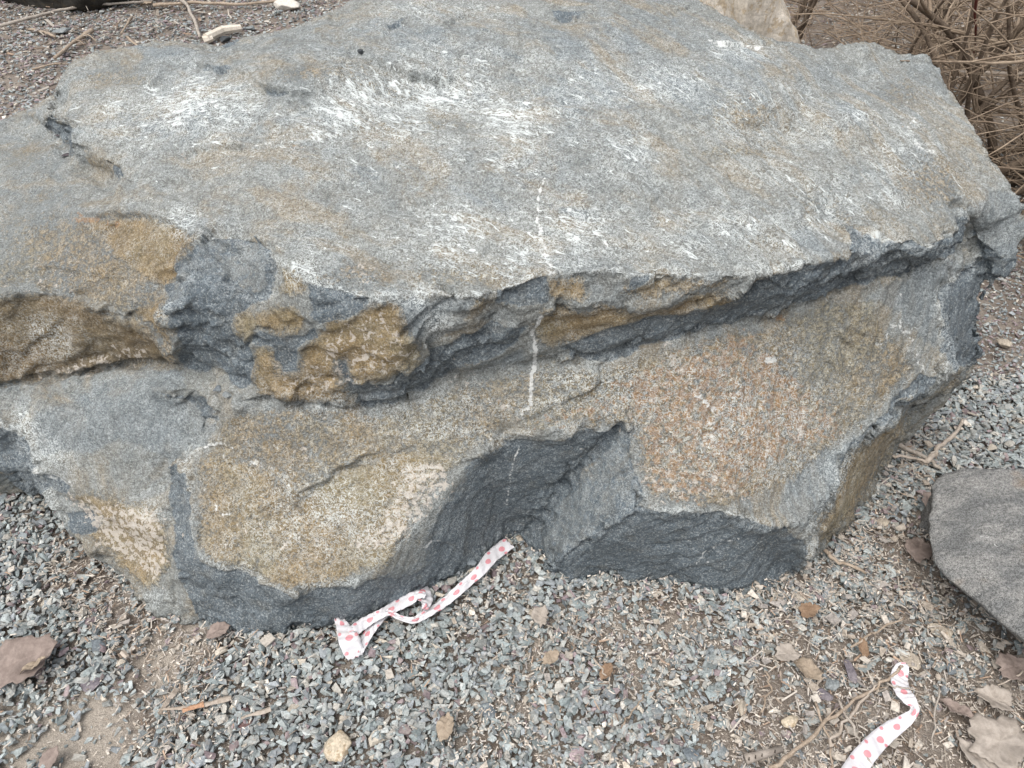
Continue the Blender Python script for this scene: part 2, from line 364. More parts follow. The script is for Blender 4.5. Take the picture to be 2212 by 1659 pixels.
def inpoly(p, P):
    r = False; n = len(P)
    for i in range(n):
        (x0, y0), (x1, y1) = P[i], P[(i + 1) % n]
        if (y0 > p[1]) != (y1 > p[1]) and p[0] < (x1 - x0) * (p[1] - y0) / (y1 - y0) + x0: r = not r
    return r
PTS = []
for j, v in enumerate(range(-50, 640, 27)):
    for u in range(60, 2230, 62):
        uu = u + (31 if j % 2 else 0)
        if inpoly((uu, v), TOPP): PTS.append((uu, v, float(ztop(uu, v))))
PTS += [(0,400,.69),(60,300,.72),(-60,500,.66),(0,500,.665),(90,400,.71),(150,440,.725),(200,420,.735),(100,560,.65),(200,590,.655),(300,560,.69),(60,600,.63),(2150,500,.70),(2180,470,.735),(2120,450,.765),
        (480,560,.735),(520,580,.728),(450,560,.738),(200,900,.37),(120,880,.38),(150,1000,.275),(250,1000,.285),(250,1100,.20),(310,1190,.115),(320,930,.36),(210,1130,.155),(700,1130,.265),(830,1225,.198),(800,1260,.155),(884,1160,.245),(930,1100,.285),(1000,1020,.345),(930,1180,.185),(1000,1090,.25),(1060,1030,.29),(900,1240,.11),(1000,1160,.14),(1080,1090,.16)]

P, Q = remesh(*(rock_shell(OUT, list(LN.values()), PTS))[:2], VOX)
LOW = rock_shell(OUT, list(LN.values()), PTS)[2]
u0, v0 = proj(P)
# crease distance
fc = Field(); fc.f[:] = 99.0
for k, l in LN.items():
    if k in ("U", "N2"): continue
    q = [(a, b) for a, b, _ in l]; sl = fc.box(q, 60); fc.f[sl] = np.minimum(fc.f[sl], fc.dist(q, sl)[0])
q = [(a, b) for a, b, _, _ in OUT]; sl = fc.box(q, 60); fc.f[sl] = np.minimum(fc.f[sl], fc.dist(q, sl, True)[0])
cd = fc.at(u0, v0)
P = smooth(P, Q, np.clip((cd - 5) / 22, 0.05, 1), 24)
N = normals(P, Q)

# broken steps and cracks
fs = Field()
def LD(s): return [tuple(float(x) for x in p.split(',')) for p in s.split()]
for s, a, w in (("625,1084 649,1064 710,1036 717,1016 752,1006 781,985 832,977", .012, 55), ("1198,879 1262,852 1293,831 1293,790 1331,770", .012, 50),
  ("382,331 440,321 543,312", .007, 26), ("410,133 450,141 500,150", .014, 24), ("535,165 560,180 622,192 690,196", .016, 24), ("790,116 850,140 914,164 983,171", .016, 34),
  ("758,560 780,543 798,540 830,543 845,552 853,592 858,633", .008, 40), ("1030,536 1037,555 1051,572 1062,590", .009, 26), ("1088,357 1110,358 1133,353", .007, 14),
  ("150,462 240,458 297,461 369,475 410,498 427,512", .010, 60), ("432,506 450,500 480,491 500,488", .010, 16), ("0,590 60,580 130,578 190,590", .008, 30), ("0,262 60,300 108,290", .006, 20),
  ("1921,427 1955,447 1979,464 1990,480", .008, 22), ("2044,440 2068,432 2088,444 2105,470", .010, 20), ("833,70 850,58 878,44", .010, 14), ("955,50 975,42 990,34", .009, 12),
  ("1192,30 1215,38 1245,38 1270,28", .014, 18), ("1240,55 1262,62", .007, 10), ("1445,28 1470,22 1500,14", .008, 12), ("1530,92 1575,100 1620,98 1660,104", .009, 16), ("1630,70 1650,78 1690,92 1720,90", .006, 12),
  ("1400,308 1420,318 1438,312", .008, 12), ("1640,312 1655,316 1675,312", .010, 10), ("1395,272 1405,276 1412,272", .008, 7), ("2020,335 2045,350 2050,372", .006, 16), ("1830,222 1850,228 1880,220", .006, 14),
  ("1575,455 1582,440", .01, 8), ("1310,372 1312,392", .008, 8), ("620,1110 640,1085 655,1075", .008, 16), ("1640,600 1650,612 1690,600", .008, 14), ("860,580 880,612 905,632", .006, 18),
  ("1810,720 1830,740 1850,752", .008, 14), ("1625,775 1645,800 1655,830", .006, 14), ("640,1130 660,1120 690,1160 720,1170", .006, 16), ("1400,1010 1420,1003 1400,1040", .004, 10),
  ("1320,1035 1340,1020 1365,1010", .008, 14), ("1010,1145 1040,1150 1060,1130", .005, 14), ("2100,330 2130,380 2150,410", .006, 20), ("1200,350 1240,345 1290,352", .004, 14), ("560,905 620,900", .004, 12)):
    fs.ledge(LD(s), a, w)
rr = random.Random(5)
for i in range(230):        # small spalls all over the top and the ledge
    if i < 160: u, v = rr.uniform(150, 2150), rr.uniform(20, 600); an = rr.gauss(-.05 if u < 1400 else .5, .3)
    else: u, v = rr.uniform(420, 1950), rr.uniform(700, 1230); an = rr.gauss(.3, .6)
    L = rr.uniform(12, 55); p = [(u, v)]
    for k in range(3): an += rr.gauss(0, .45); p.append((p[-1][0] + L / 3 * math.cos(an), p[-1][1] + L / 3 * math.sin(an)))
    if rr.random() < .3: p = p[::-1]
    fs.ledge(p, rr.uniform(.003, .010), rr.uniform(8, 30))
for s, a, w in (("1346,916 1317,941 1293,971 1242,1023 1208,1060 1191,1093 1157,1131 1136,1154", .012, 6), ("0,835 68,821 137,814 205,792 256,787 307,787 358,787 396,794", .018, 6),
  ("519,872 580,869 632,872 717,879 771,877 850,872 894,852 942,828 969,811", .012, 6), ("969,811 985,815 989,822", .02, 8), ("485,867 495,850 470,890", .006, 5), ("895,160 914,164 983,172", .012, 5),
  ("1788,637 1829,616 1840,605", .012, 7), ("1680,690 1697,680", .008, 5), ("740,780 750,840 775,865", .008, 7), ("788,800 795,835", .008, 6), ("1500,1003 1505,1010 1500,1015", .004, 4),
  ("2060,440 2092,448 2105,512", .01, 5), ("1300,772 1413,745 1528,710 1678,683 1788,639", .008, 6), ("1897,613 1972,586 2040,562", .010, 6)):
    fs.crack(LD(s), a, w)
face_cam = np.clip(-(N * ((P - [0, 0, CAM_H]) / np.linalg.norm(P - [0, 0, CAM_H], axis=1)[:, None])).sum(1) * 4, 0, 1)
disp = fs.at(u0 + 3 * fbm(P * 45, 2, 3), v0 + 3 * fbm(P * 45, 2, 5)) * face_cam
# foliation frame: one fabric plane through the rock, bending at its right end
bend = np.clip((P[:, 0] - 0.15) / 0.8, 0, 1)
nf = np.stack([0.28 + 0.75 * bend, np.full(len(P), .80), np.full(len(P), -.56)], 1); nf /= np.linalg.norm(nf, axis=1)[:, None]
tt = (P[:, 0] * (.28 + .375 * bend) + P[:, 1] * .80 - P[:, 2] * .56) + 0.02 * fbm(P * 3.1, 2, 40)
fol = np.stack([P[:, 0] * .3, P[:, 1] * .1 + P[:, 2] * .2, tt * 1.6], 1)
chip = np.exp(-(cd / 16) ** 2)

FP = dict(
 scoop="440,512 505,509 560,522 580,550 594,565 592,633 580,650 556,658 540,668 512,671 512,722 522,743 539,746 543,829 512,838 485,825 478,804 396,794 389,770 393,736 352,685 358,668 345,623 386,582 416,531",
 f2="665,612 730,625 798,646 790,660 745,690 700,700 680,680 668,640", f3="533,736 560,717 610,727 660,720 690,700 700,720 660,735 645,750 640,800 608,800 590,770 585,745 550,745",
 f4="742,780 750,840 775,875 850,872 894,852 969,811 1000,790 1060,770 1120,730 1150,700 1085,700 1000,720 935,765 880,790 862,815 850,838 795,838 765,835 755,790",
 f5="1085,632 1157,605 1187,600 1185,655 1140,660 1071,657", f7="1210,745 1290,715 1420,690 1500,672 1600,640 1651,600 1706,588 1784,560 1846,547 1830,500 1788,451 1822,485 1856,512 1904,525 1952,522 1979,512 2013,536 2040,512 2075,466 2085,500 2060,545 2040,562 1972,586 1897,613 1829,616 1740,657 1678,681 1528,708 1413,743 1304,784 1250,775",
 f8="1060,1000 1080,965 1123,956 1200,950 1259,932 1310,936 1348,913 1365,930 1358,975 1372,1016 1385,1077 1368,1100 1440,1112 1482,1103 1576,1115 1640,1135 1700,1150 1740,1165 1743,1200 1665,1262 1573,1320 1460,1300 1290,1270 1170,1270 1116,1190 1024,1260 846,1345 730,1380 533,1400 440,1350 390,1250 372,1200 380,1100 360,1010 396,1004 412,1060 418,1180 440,1206 492,1235 580,1266 625,1283 717,1270 790,1266 880,1245 950,1200 1000,1130 1040,1060",
 f9="145,1103 200,1098 218,1130 205,1152 170,1155 145,1135", f9b="-60,900 0,922 51,953 75,1000 118,1100 61,1050 0,1020 -60,1000", f9c="92,1030 120,1025 160,1045 150,1065 100,1060",
 f10="2115,565 2102,582 2040,630 2034,668 2045,756 2040,790 2088,790 2125,785 2120,644 2130,610", rb="2075,466 2092,471 2119,566 2125,623 2150,620 2190,575 2215,560 2165,560 2115,519 2105,500",
 e="1990,808 2022,820 2005,845 1972,855 1938,876 1917,912 1870,937 1853,955 1820,1009 1808,1000 1850,945 1900,900 1935,865", st="106,253 130,262 154,275 150,307 165,330 147,335 130,294 106,272", st2="230,345 246,355 258,393 240,386 232,360",
 c1="833,66 878,42 870,52 850,70", c2="1192,20 1262,34 1238,44 1200,36", c3="425,137 470,140 505,150 460,152", c4="556,180 614,190 600,197 555,190", c5="468,82 509,78 500,100 471,100", lp="1362,600 1400,595 1380,615 1355,625", lf="338,843 403,852 440,872 470,905 455,905 430,882 400,858")
FH = dict(mid1="867,650 942,640 983,645 1030,650 1000,700 930,760 915,740 880,730 868,690", z="1853,945 1800,960 1740,1010 1690,1060 1680,1100 1740,1150 1790,1090 1815,1010 1860,955",
 led="1897,613 2040,562 2115,565 2040,630 2034,668 2040,750 1990,740 1940,680 1870,650", lsl="307,787 396,794 400,830 340,845 450,880 470,920 440,960 370,990 250,960 100,1000 60,950 60,910 200,850 250,810",
 rt="2092,455 2150,410 2215,440 2204,560 2120,560", tl="300,105 375,87 425,95 400,115 340,120", b1="1000,800 1071,800 1133,782 1200,770 1180,750 1120,755 1040,780", sm="1750,480 1850,540 1784,556 1740,545 1700,500")
fr = Field(); [fr.poly(LD(s), 1.0, 8) for s in FP.values()]; fr.cut(LD('440,516 505,514 560,526 584,560 588,630 558,640 502,613 423,584 386,650 358,672 350,625 390,585 420,535'), .44, 6); fr.cut(LD('1346,925 1360,935 1354,975 1368,1016 1380,1077 1360,1095 1300,1143 1218,1195 1172,1222 1160,1180 1195,1097 1246,1027 1300,975'), .47, 6); fr.poly(LD('990,1070 1030,1000 1085,955 1110,1100 1020,1200 900,1262 790,1272 870,1245 920,1210 930,1150 950,1110'), .95, 42)  # both cuts thin the dark on scoop and notch facets, partly painted light
bl = Field(); bl.poly(LD('440,516 505,514 560,526 584,560 588,630 558,640 502,613 423,584 386,650 358,672 350,625 390,585 420,535'), .9, 10); bl.poly(LD('1346,925 1360,935 1354,975 1368,1016 1380,1077 1360,1095 1300,1143 1218,1195 1172,1222 1160,1180 1195,1097 1246,1027 1300,975'), 1.0, 10); [bl.poly(LD(s), 1.0, 22) for s in FH.values()]  # first two polys: scoop and notch facets, grey rock tone plus painted-in light
for p in ((1500,190,170,80,.75),(1200,200,260,60,.7),(350,270,220,45,.7),(560,190,160,30,.5),(830,370,120,30,.7),(1290,80,300,60,.65),(880,60,200,50,.7),(2000,270,60,50,.5),(1830,250,60,40,.9),(1600,130,60,30,.9),(1560,470,60,50,.3),(1050,430,300,60,.45),(1330,1200,200,60,.5),(600,430,160,30,.45),(380,970,90,60,.5)): bl.blob(*p)
oc = Field()
for s, k in (("170,470 240,460 300,462 370,478 427,515 416,531 386,582 345,623 300,600 250,560 190,500", .93), ("90,500 160,468 260,470 300,560 345,623 260,640 150,590 60,560", .62), ("0,540 150,520 345,623 358,670 393,736 362,735 290,700 191,655 61,625 -60,640", .55), ("250,680 345,635 352,690 392,770 341,722 200,660", .9),
  ("-60,640 119,637 164,644 239,681 341,722 386,770 389,790 256,787 137,814 -60,840", 1), ("597,570 640,590 662,612 655,635 600,640", 1), ("515,670 540,668 560,680 600,655 640,655 672,680 660,705 640,722 600,720 560,715 530,742 518,720", 1),
  ("540,745 585,745 590,775 610,802 645,800 650,750 670,735 700,715 720,690 790,665 830,650 860,665 872,715 911,740 915,775 890,790 862,800 860,815 795,838 765,830 752,780 740,780 742,830 770,870 632,870 560,860 545,825", 1),
  ("1020,650 1055,645 1050,665 1020,670", 1), ("1187,610 1235,600 1265,600 1262,640 1240,655 1185,645", 1), ("1350,605 1460,600 1540,602 1600,605 1590,620 1480,635 1380,640 1340,630", .85),
  ("1170,670 1190,665 1270,665 1320,650 1345,670 1420,665 1482,640 1600,630 1640,625 1600,660 1500,680 1400,700 1340,715 1280,725 1200,745 1165,735 1155,700", 1), ("1150,740 1200,750 1290,725 1300,780 1290,830 1200,880 1150,850", .45),
  ("520,880 850,880 1000,820 1140,790 1304,790 1413,750 1678,690 1788,645 1880,640 1960,750 1990,800 1850,940 1690,1060 1560,1110 1390,1080 1360,930 1300,930 1100,930 1000,1000 900,1130 850,1220 717,1265 625,1280 492,1230 416,1180 420,1060 416,1005 480,900", .62),
  ("480,980 560,1000 640,1080 830,985 950,960 1000,1000 900,1080 880,1150 850,1225 717,1265 625,1280 492,1230 416,1180 430,1100", .8), ("625,1084 710,1036 752,1006 832,977 950,960 900,1080 760,1120 650,1140", .93),
  ("130,1060 200,1060 350,1100 370,1200 350,1270 300,1270 220,1190 180,1150 215,1130 190,1095", .88), ("1815,1009 1853,951 1917,910 1990,870 1958,927 1907,1033 1866,1093 1800,1170 1750,1190 1767,1113 1798,1077", .8),
  ("2030,830 2092,785 2060,835 1990,880 1960,895", .95), ("660,600 740,560 860,545 858,635 750,628", .5), ("900,600 1060,560 1080,620 940,630", .45), ("1780,430 1822,455 1856,500 1830,488 1795,455", .8),
  ("1190,1040 1240,1000 1260,990 1210,1050", .3), ("600,185 560,180 580,175", .6), ("184,317 218,341 235,360 205,370 180,352", .7), ("400,545 440,520 430,530 405,560", .3), ("820,230 1000,200 900,180 760,140 700,150", .5)): oc.poly(LD(s), k, 20)
for p in ((110,520,170,90,.62),(60,330,120,60,.45),(1000,200,500,30,.3),(250,170,140,34,.6),(330,250,200,16,.5),(700,150,180,34,.6),(900,270,300,32,.5),(1000,590,180,45,.58),(1600,250,140,50,.6),(1600,330,160,26,.6),(1950,200,80,60,.5),(1780,430,120,60,.45),(2020,390,120,90,.6),(1900,470,110,60,.45),(1640,520,90,50,.45),
          (100,430,140,60,.4),(1500,130,200,30,.3),(560,350,200,30,.42),(1350,1230,40,20,.3),(1660,1180,60,40,.55),(700,1330,80,10,.3),(440,1310,40,20,.6),(1560,1260,40,30,.4),(900,1180,60,50,.4)): oc.blob(*p)
og = Field()
og.poly(LD("1330,800 1480,740 1620,700 1720,790 1800,860 1880,920 1820,960 1700,1010 1620,1080 1480,1100 1380,1060 1370,930 1340,905 1200,935 1130,930 1190,880 1290,850"), .8, 40)
for p in ((180,470,40,14,1),(230,478,30,12,.9),(1680,230,40,12,.5),(400,330,120,20,.45),(640,325,40,14,.6),(870,420,30,9,.5),(1610,215,50,20,.5),(1960,440,50,30,.45),(1100,500,200,60,.2),(1690,690,14,10,1),(1350,560,60,8,.5),(1060,870,80,16,.6),(540,1195,40,14,.5),(820,30,8,8,.8),(818,55,8,8,.7),(1950,272,14,4,1),(1150,505,200,60,.25)): og.blob(*p)
pk = Field()
for s, k in (("545,745 640,800 720,700 830,650 870,700 915,775 790,838 632,870", .75), ("130,1060 350,1100 370,1200 350,1270 220,1190", 1.0), ("850,1000 970,980 980,1060 900,1170 800,1200 730,1190 840,1090", .95), ("1430,735 1470,745 1500,800 1480,830 1440,790", 1), ("60,830 330,790 330,740 200,760 60,800", .8),
  ("1030,860 1120,850 1140,930 1060,900", .75), ("1380,1000 1580,1000 1660,1090 1400,1090", .7), ("1705,880 1740,880 1745,960 1700,960", 1), ("730,545 860,560 855,640 760,625", .6), ("960,815 1040,805 1030,840 980,840", .8)): pk.poly(LD(s), k, 20)
for p in ((900,850,500,250,.3),(1500,900,400,160,.45),(100,600,200,100,.45),(600,1150,300,120,.5),(500,870,40,20,.6),(650,990,50,60,.6),(550,950,90,40,.4)): pk.blob(*p)
wh = Field(); wv = Field()
for p in ((1050,250,800,180,.55),(1200,500,800,110,.5),(1850,350,300,200,.5),(1600,120,90,35,.6),(400,240,350,120,.56),(960,350,300,40,.62),(700,250,200,50,.7),(1850,250,60,50,.65),(1900,360,110,120,.6),(1130,560,260,50,.62),(1180,560,60,30,.68),(640,590,60,30,.8),(400,480,60,40,.7),(900,640,40,40,.8),(940,690,30,60,.8),
          (1500,870,420,180,.6),(1700,760,110,60,.55),(700,1100,330,150,.55),(1000,880,500,60,.5),(100,1000,60,60,.75),(60,940,40,60,.8),(70,740,90,60,.6),(1090,950,90,22,.95),(960,930,110,26,.75),(1900,550,200,50,.5),(340,1080,80,60,.45),(320,1290,50,20,.7),(1640,1000,200,60,.5),(960,1140,50,40,.7),(980,30,160,40,.52)): wh.blob(*p)
for p in (LN["A"], LN["F0"], LN["F"][7:], LN["L"], LN["N"], LN["LIP"], LN["G"], LN["V"][7:], LN["R"][1:]): wh.line([(a, b - 1) for a, b, _ in p], 8, .58, 2.8)
for s, w, k in (("1174,386 1162,427 1164,478", 3, 1.0), ("1164,478 1174,526 1186,560 1190,590", 7, .85), ("1166,676 1160,690 1152,722 1153,760 1150,800 1147,838 1143,883", 4, 1.15), ("1143,883 1133,890 1129,907", 8, .8), ("1945,633 1938,685", 12, .62), ("1938,690 1965,729 1980,765 1993,801", 8, .72), ("1930,705 1904,743", 7, .7),
  ("1657,777 1674,777", 9, .95), ("1505,850 1530,872 1556,895", 10, .8), ("1123,975 1108,1030 1095,1097", 2.5, .9), ("1276,495 1305,512 1334,543", 2.5, .9), ("1615,290 1620,360 1622,430 1614,500 1612,560", 3, .62), ("300,390 345,402 400,398 520,390 600,384", 4, .5), ("750,395 800,380 860,360", 5, .7), ("440,332 520,318 640,300", 3, .7),
  ("500,95 560,110 600,135 622,165 690,190 770,205", 6, .45), ("740,215 800,225 870,235", 5, .75), ("590,620 650,606 655,700", 2, .8), ("672,640 680,690", 2, .8), ("100,640 90,600 140,560", 2, .7), ("700,1010 620,1080 600,1180", 6, .55), ("440,1060 480,1110 500,1110", 6, .75), ("480,985 540,1000 590,1015", 6, .75),
  ("1500,1060 1575,1040 1588,1110", 3, .7), ("1700,1130 1745,1160 1745,1200", 5, .6), ("1500,1160 1560,1200 1500,1230", 2.5, .7), ("1480,1240 1530,1185 1600,1170", 2.5, .8), ("1460,1150 1500,1180", 3, .7), ("560,1320 640,1300 700,1302", 4, .6), ("920,1190 950,1170", 4, .8), ("70,1000 110,1030 160,1045", 6, .8), ("380,870 300,960 190,1000 120,1000", 2.5, .6),
  ("820,560 850,545", 3, .6), ("1330,750 1325,790", 2, .6), ("905,772 960,760 1000,748 1050,738", 3, .6), ("430,968 480,958 500,968", 3, .9), ("800,70 900,110 960,140 1010,150", 3, .5), ("1530,95 1600,100 1660,100", 4, .8), ("1990,240 1960,280 1990,320 2060,340", 5, .8), ("1900,250 1960,230 1970,200", 4, .7)): wv.line(LD(s), w, k * .60, 2.6)
dk = Field()
for s, k in (("-60,640 119,637 164,644 239,681 341,722 386,770 389,790 256,787 137,814 -60,840", .75), ("1170,670 1270,665 1482,640 1600,630 1500,680 1340,715 1200,745", .35), ("160,465 300,462 427,515 345,623 200,605", .25), ("2030,830 2092,785 2060,835 1990,880 1960,895", .8),
    ("1320,1245 1380,1190 1480,1180 1530,1200 1480,1270", .0), ("545,825 700,840 780,850 770,875 560,862", .35)): dk.poly(LD(s), k, 14)

wu, wv2 = u0 + 9 * fbm(P * 14, 3, 51), v0 + 7 * fbm(P * 14, 3, 61)
freshv = fr.at(wu, wv2)
# relief: broad undulation, foliation ribs, rough fracture relief on creases and fresh faces
disp += 0.006 * fbm(P * 4.0, 2, 1) * np.clip(cd / 30, .3, 1)
disp += 0.0019 * fbm(fol * np.array([60, 60, 55]) , 3, 9) * (1 - .85 * np.clip(freshv, 0, 1))
disp += 0.0014 * fbm(P * 38, 3, 17)
# thin foliation sheets broken off in low steps
def saw(x): x = x - np.floor(x); return np.where(x < .88, x / .88, (1 - x) / .12) - .5
pm = np.clip(fbm(P * 2.7, 3, 401) * 1.6 + .35, 0, 1) * np.clip((cd - 3) / 20, .2, 1)
disp += .0058 * pm * saw(tt * 13 + .9 * fbm(P * 3.5, 4, 411) + .12 * fbm(P * 30, 2, 421)) * (1 - .5 * np.clip(freshv, 0, 1))
disp += np.clip(freshv, 0, 1) * .0045 * saw(tt * 24 + 1.1 * fbm(P * 5, 3, 431)) * np.clip(fbm(P * 4, 2, 441) * 1.5 + .5, 0, 1)
rz_ = Field()
for s, k in ((FP["scoop"], .75), (FP["f5"], .9), (FP["f4"], .6), ("-60,900 0,915 60,945 120,1080 100,1100 0,1030", .8), ("1788,451 1856,512 1952,522 2064,470 2070,520 1900,580 1784,616 1640,625 1500,640 1340,660 1310,590 1560,600 1706,588 1846,547", .8),
    ("860,650 983,645 1100,640 1090,700 1000,740 900,790 868,700", .7), ("372,1200 500,1240 640,1290 560,1370 400,1330", .35), ("1850,945 1990,810 2040,800 1950,900 1860,970", .8), ("600,570 660,610 760,640 700,700 560,740 520,690", .5)): rz_.poly(LD(s), k, 14)
fm = np.clip(np.maximum(.8 * np.exp(-(cd / 20) ** 2), rz_.at(u0, v0)), 0, 1); kk = fm > .03
fd = np.zeros(len(P)); FQ = np.stack([P[:, 0] * .8, P[:, 1] * .3 + P[:, 2] * .8, tt * 1.9], 1)[kk] + .03 * np.stack([vnoise(P[kk] * 12, 300 + i) for i in range(3)], 1)
fd[kk] = .020 * facets(FQ * 15, 201) + .006 * facets(FQ * 38, 231) + .002 * facets(FQ * 80, 251)
q = [(a, b) for a, b, _, _ in OUT[:46]]; rim_ = Field(); sl = rim_.box(q, 60); rim_.f[:] = 99; rim_.f[sl] = rim_.dist(q, sl)[0]; calm = np.clip(rim_.at(u0, v0) / 40, .25, 1)
disp += fm * fd * calm
disp += calm * np.exp(-(cd / 26) ** 2) * 0.008 * fbm(P * 13, 3, 91)
disp += chip * (0.003 * (np.abs(fbm(P * 24, 3, 23)) - .45) + .0012 * fbm(fol * np.array([120, 120, 90]), 2, 29))
rib = fbm(fol * np.array([80, 80, 70]), 3, 33)
disp += freshv * (0.0004 * rib + 0.0008 * fbm(P * 30, 2, 35) + 0.0007 * fbm(P * 90, 2, 37))
disp -= 0.003 * np.clip((freshv - .5) * 4, 0, 1)
oo = oc.at(wu, wv2); disp += -0.0015 * np.clip((oo - .8) * 6, 0, 1)
P = P + N * disp[:, None]
u1, v1 = u0 + 4 * fbm(P * 22, 3, 71), v0 + 3 * fbm(P * 22, 3, 81)
topness = np.clip((N[:, 2] - .72) / .16, .12, 1)
cols = dict(zoneD=np.stack([topness] * 3, 1), zoneA=np.stack([oo, freshv, wh.at(u1, v1) * np.clip(.85 + .45 * fbm(P * 8, 3, 451), .2, 1.25)], 1), zoneB=np.stack([og.at(u1, v1), pk.at(u1, v1), wv.at(u1, v1)], 1), zoneC=np.stack([bl.at(u1, v1), dk.at(u1, v1), chip], 1))

def rock_material(name="weathered_phyllite"):
    m = Mat(name); A = m.attr("zoneA"); B = m.attr("zoneB"); C = m.attr("zoneC"); F = m.attr("fol", True)
    g = m.n("ShaderNodeNewGeometry").outputs["Position"]
    def axis(sx, sy, sz):
        q = m.n("ShaderNodeVectorMath", operation='MULTIPLY'); m.put(q.inputs[0], F); q.inputs[1].default_value = (sx, sy, sz); return q.outputs[0]
    fs1, fs2 = axis(130, 130, 100), axis(110, 110, 150)
    nb = m.noise(g, 5, 3, .6); nm = m.noise(g, 26, 4, .65); nf = m.noise(g, 120, 3, .7); ng = m.noise(g, 420, 2, .8); ne = m.noise(g, 60, 5, .72)
    st = m.noise(fs1, 1, 4, .7, .6); st2 = m.noise(fs2, 1, 4, .75, .15)
    base = m.mix(m.step(nb, .35, .65), (.168, .184, .184), (.205, .213, .200))
    base = m.mix(m.math('MULTIPLY', m.step(nm, .42, .62), .45), base, (.155, .148, .126))
    tz = m.step(m.noise(axis(20, 20, 9), 1, 5, .7, .5), .46, .64); base = m.mix(m.math('MULTIPLY', tz, .6), base, m.mix(nf, (.205, .160, .095), (.265, .215, .145)))
    # blue grey worn zones, and two facets paler partly from painted-in light
    bz = m.step(m.math('ADD', C[0], m.math('MULTIPLY', m.math('SUBTRACT', m.noise(axis(26, 26, 14), 1, 5, .72, .4), .5), 2.4)), .40, .72)
    base = m.mix(m.math('MULTIPLY', bz, .55), base, m.mix(m.step(st, .3, .7), (.105, .133, .152), (.185, .215, .232)))
    # ochre film
    oz = m.step(m.math('ADD', A[0], m.math('MULTIPLY', m.math('SUBTRACT', m.math('MULTIPLY_ADD', nf, .35, m.math('MULTIPLY', ne, .65)), .5), 2.0)), .40, .72)
    ok = m.math('MULTIPLY', oz, m.math('MULTIPLY_ADD', A[0], .85, .08, clamp=True))
    ocol = m.mix(m.step(nm, .3, .7), (.150, .102, .042), (.275, .198, .098)); ocol = m.mix(m.step(nb, .4, .7), ocol, (.205, .172, .10))
    ocol = m.mix(m.math('MULTIPLY', C[1], .8), ocol, (.095, .066, .038))
    base = m.mix(ok, base, ocol)
    # fresh blue grey fracture
    fz = m.step(m.math('ADD', A[1], m.math('MULTIPLY', m.math('SUBTRACT', ne, .5), 1.2)), .40, .58)
    fcol = m.mix(m.step(st2, .28, .72), (.060, .078, .093), (.118, .146, .166)); fcol = m.mix(m.math('MULTIPLY', m.step(nm, .5, .72), .35), fcol, (.12, .11, .085))
    base = m.mix(m.math('MULTIPLY', fz, .93), base, fcol)
    # grain
    gr = m.step(m.math('MULTIPLY_ADD', ng, .65, m.math('MULTIPLY', nf, .35)), .34, .66)
    base = m.mix(1.0, base, m.mix(gr, (.50, .50, .51), (1.50, 1.50, 1.49)), 'MULTIPLY')
    salt = m.step(m.noise(g, 230, 2, .6), .54, .64); base = m.mix(m.math('MULTIPLY', salt, m.math('MULTIPLY_ADD', fz, .04, .34)), base, m.mix(ok, (.50, .53, .52), (.44, .37, .25)))
    # rust blotches
    rz = m.step(m.math('ADD', m.math('MULTIPLY', B[0], .5), m.noise(g, 70, 3, .6)), .83, .93)
    base = m.mix(m.math('MULTIPLY', rz, .48), base, m.mix(nf, (.30, .15, .06), (.40, .24, .12)))
    # pinkish crustose lichen: islands with thin cracks
    lz = m.step(m.math('ADD', m.math('MULTIPLY', B[1], .26), m.noise(g, 80, 4, .65, .6)), .735, .77)
    lr = m.step(m.vor(g, 130), .12, .2)
    base = m.mix(m.math('MULTIPLY', lz, m.math('MULTIPLY_ADD', lr, .35, .5)), base, (.50, .45, .39))
    # white worn flecks drawn out along the foliation, plus worm-like scuffs
    w1 = m.step(m.math('ADD', m.math('MULTIPLY', m.math('MINIMUM', A[2], .8), .30), m.noise(axis(125, 125, 98), 1, 4, .75, .9)), .69, .75)
    w1b = m.step(m.math('ADD', m.math('MULTIPLY', m.math('MINIMUM', A[2], .8), .30), m.noise(axis(46, 46, 28), 1, 6, .78, .9)), .76, .80); w1 = m.math('MAXIMUM', w1, w1b)
    rid = m.math('ABSOLUTE', m.math('SUBTRACT', m.noise(g, 105, 3, .62, 1.2), .5))
    w2 = m.math('MULTIPLY', m.math('SUBTRACT', 1.0, m.step(rid, .014, .055)), m.step(m.math('ADD', m.math('MULTIPLY', A[2], .5), m.math('MULTIPLY_ADD', m.noise(g, 30, 4, .7), .6, .2)), .40, .95))
    w = m.math('MULTIPLY', m.math('MAXIMUM', m.math('MULTIPLY', w1, m.attr('zoneD')[0]), w2), m.math('SUBTRACT', 1.0, m.math('MULTIPLY', fz, .45)))
    base = m.mix(m.math('MULTIPLY', w, .88), base, (.68, .72, .71))
    wv_ = m.step(m.math('ADD', B[2], m.math('MULTIPLY', m.math('SUBTRACT', m.noise(g, 90, 4, .7), .5), 1.15)), .42, .58)
    base = m.mix(m.math('MULTIPLY', wv_, .85), base, (.68, .69, .67))
    h = m.math('ADD', m.math('MULTIPLY', ng, .45), m.math('ADD', m.math('MULTIPLY', nf, .5), m.math('MULTIPLY', st, .10)))
    b1 = m.bump(h, .0075, .9); b2 = m.bump(m.math('ADD', oz, m.math('MULTIPLY', fz, -1.0)), .002, .6, b1)
    return m.out(base, m.math('SUBTRACT', .85, m.math('MULTIPLY', fz, .18)), b2, .35)
MROCK = rock_material()
Q = Q[P[Q[:, 0], 2] > -.05]      # nothing below the soil
bme = mesh_np("boulder", P, Q, MROCK, True, cols, dict(fol=fol))
boulder = link("boulder", bme)
tag(boulder, "huge layered grey and ochre boulder with white scuffs filling the picture", "boulder")
ROCKTREE = BVHTree.FromPolygons([tuple(p) for p in P[::1].tolist()], Q.tolist())
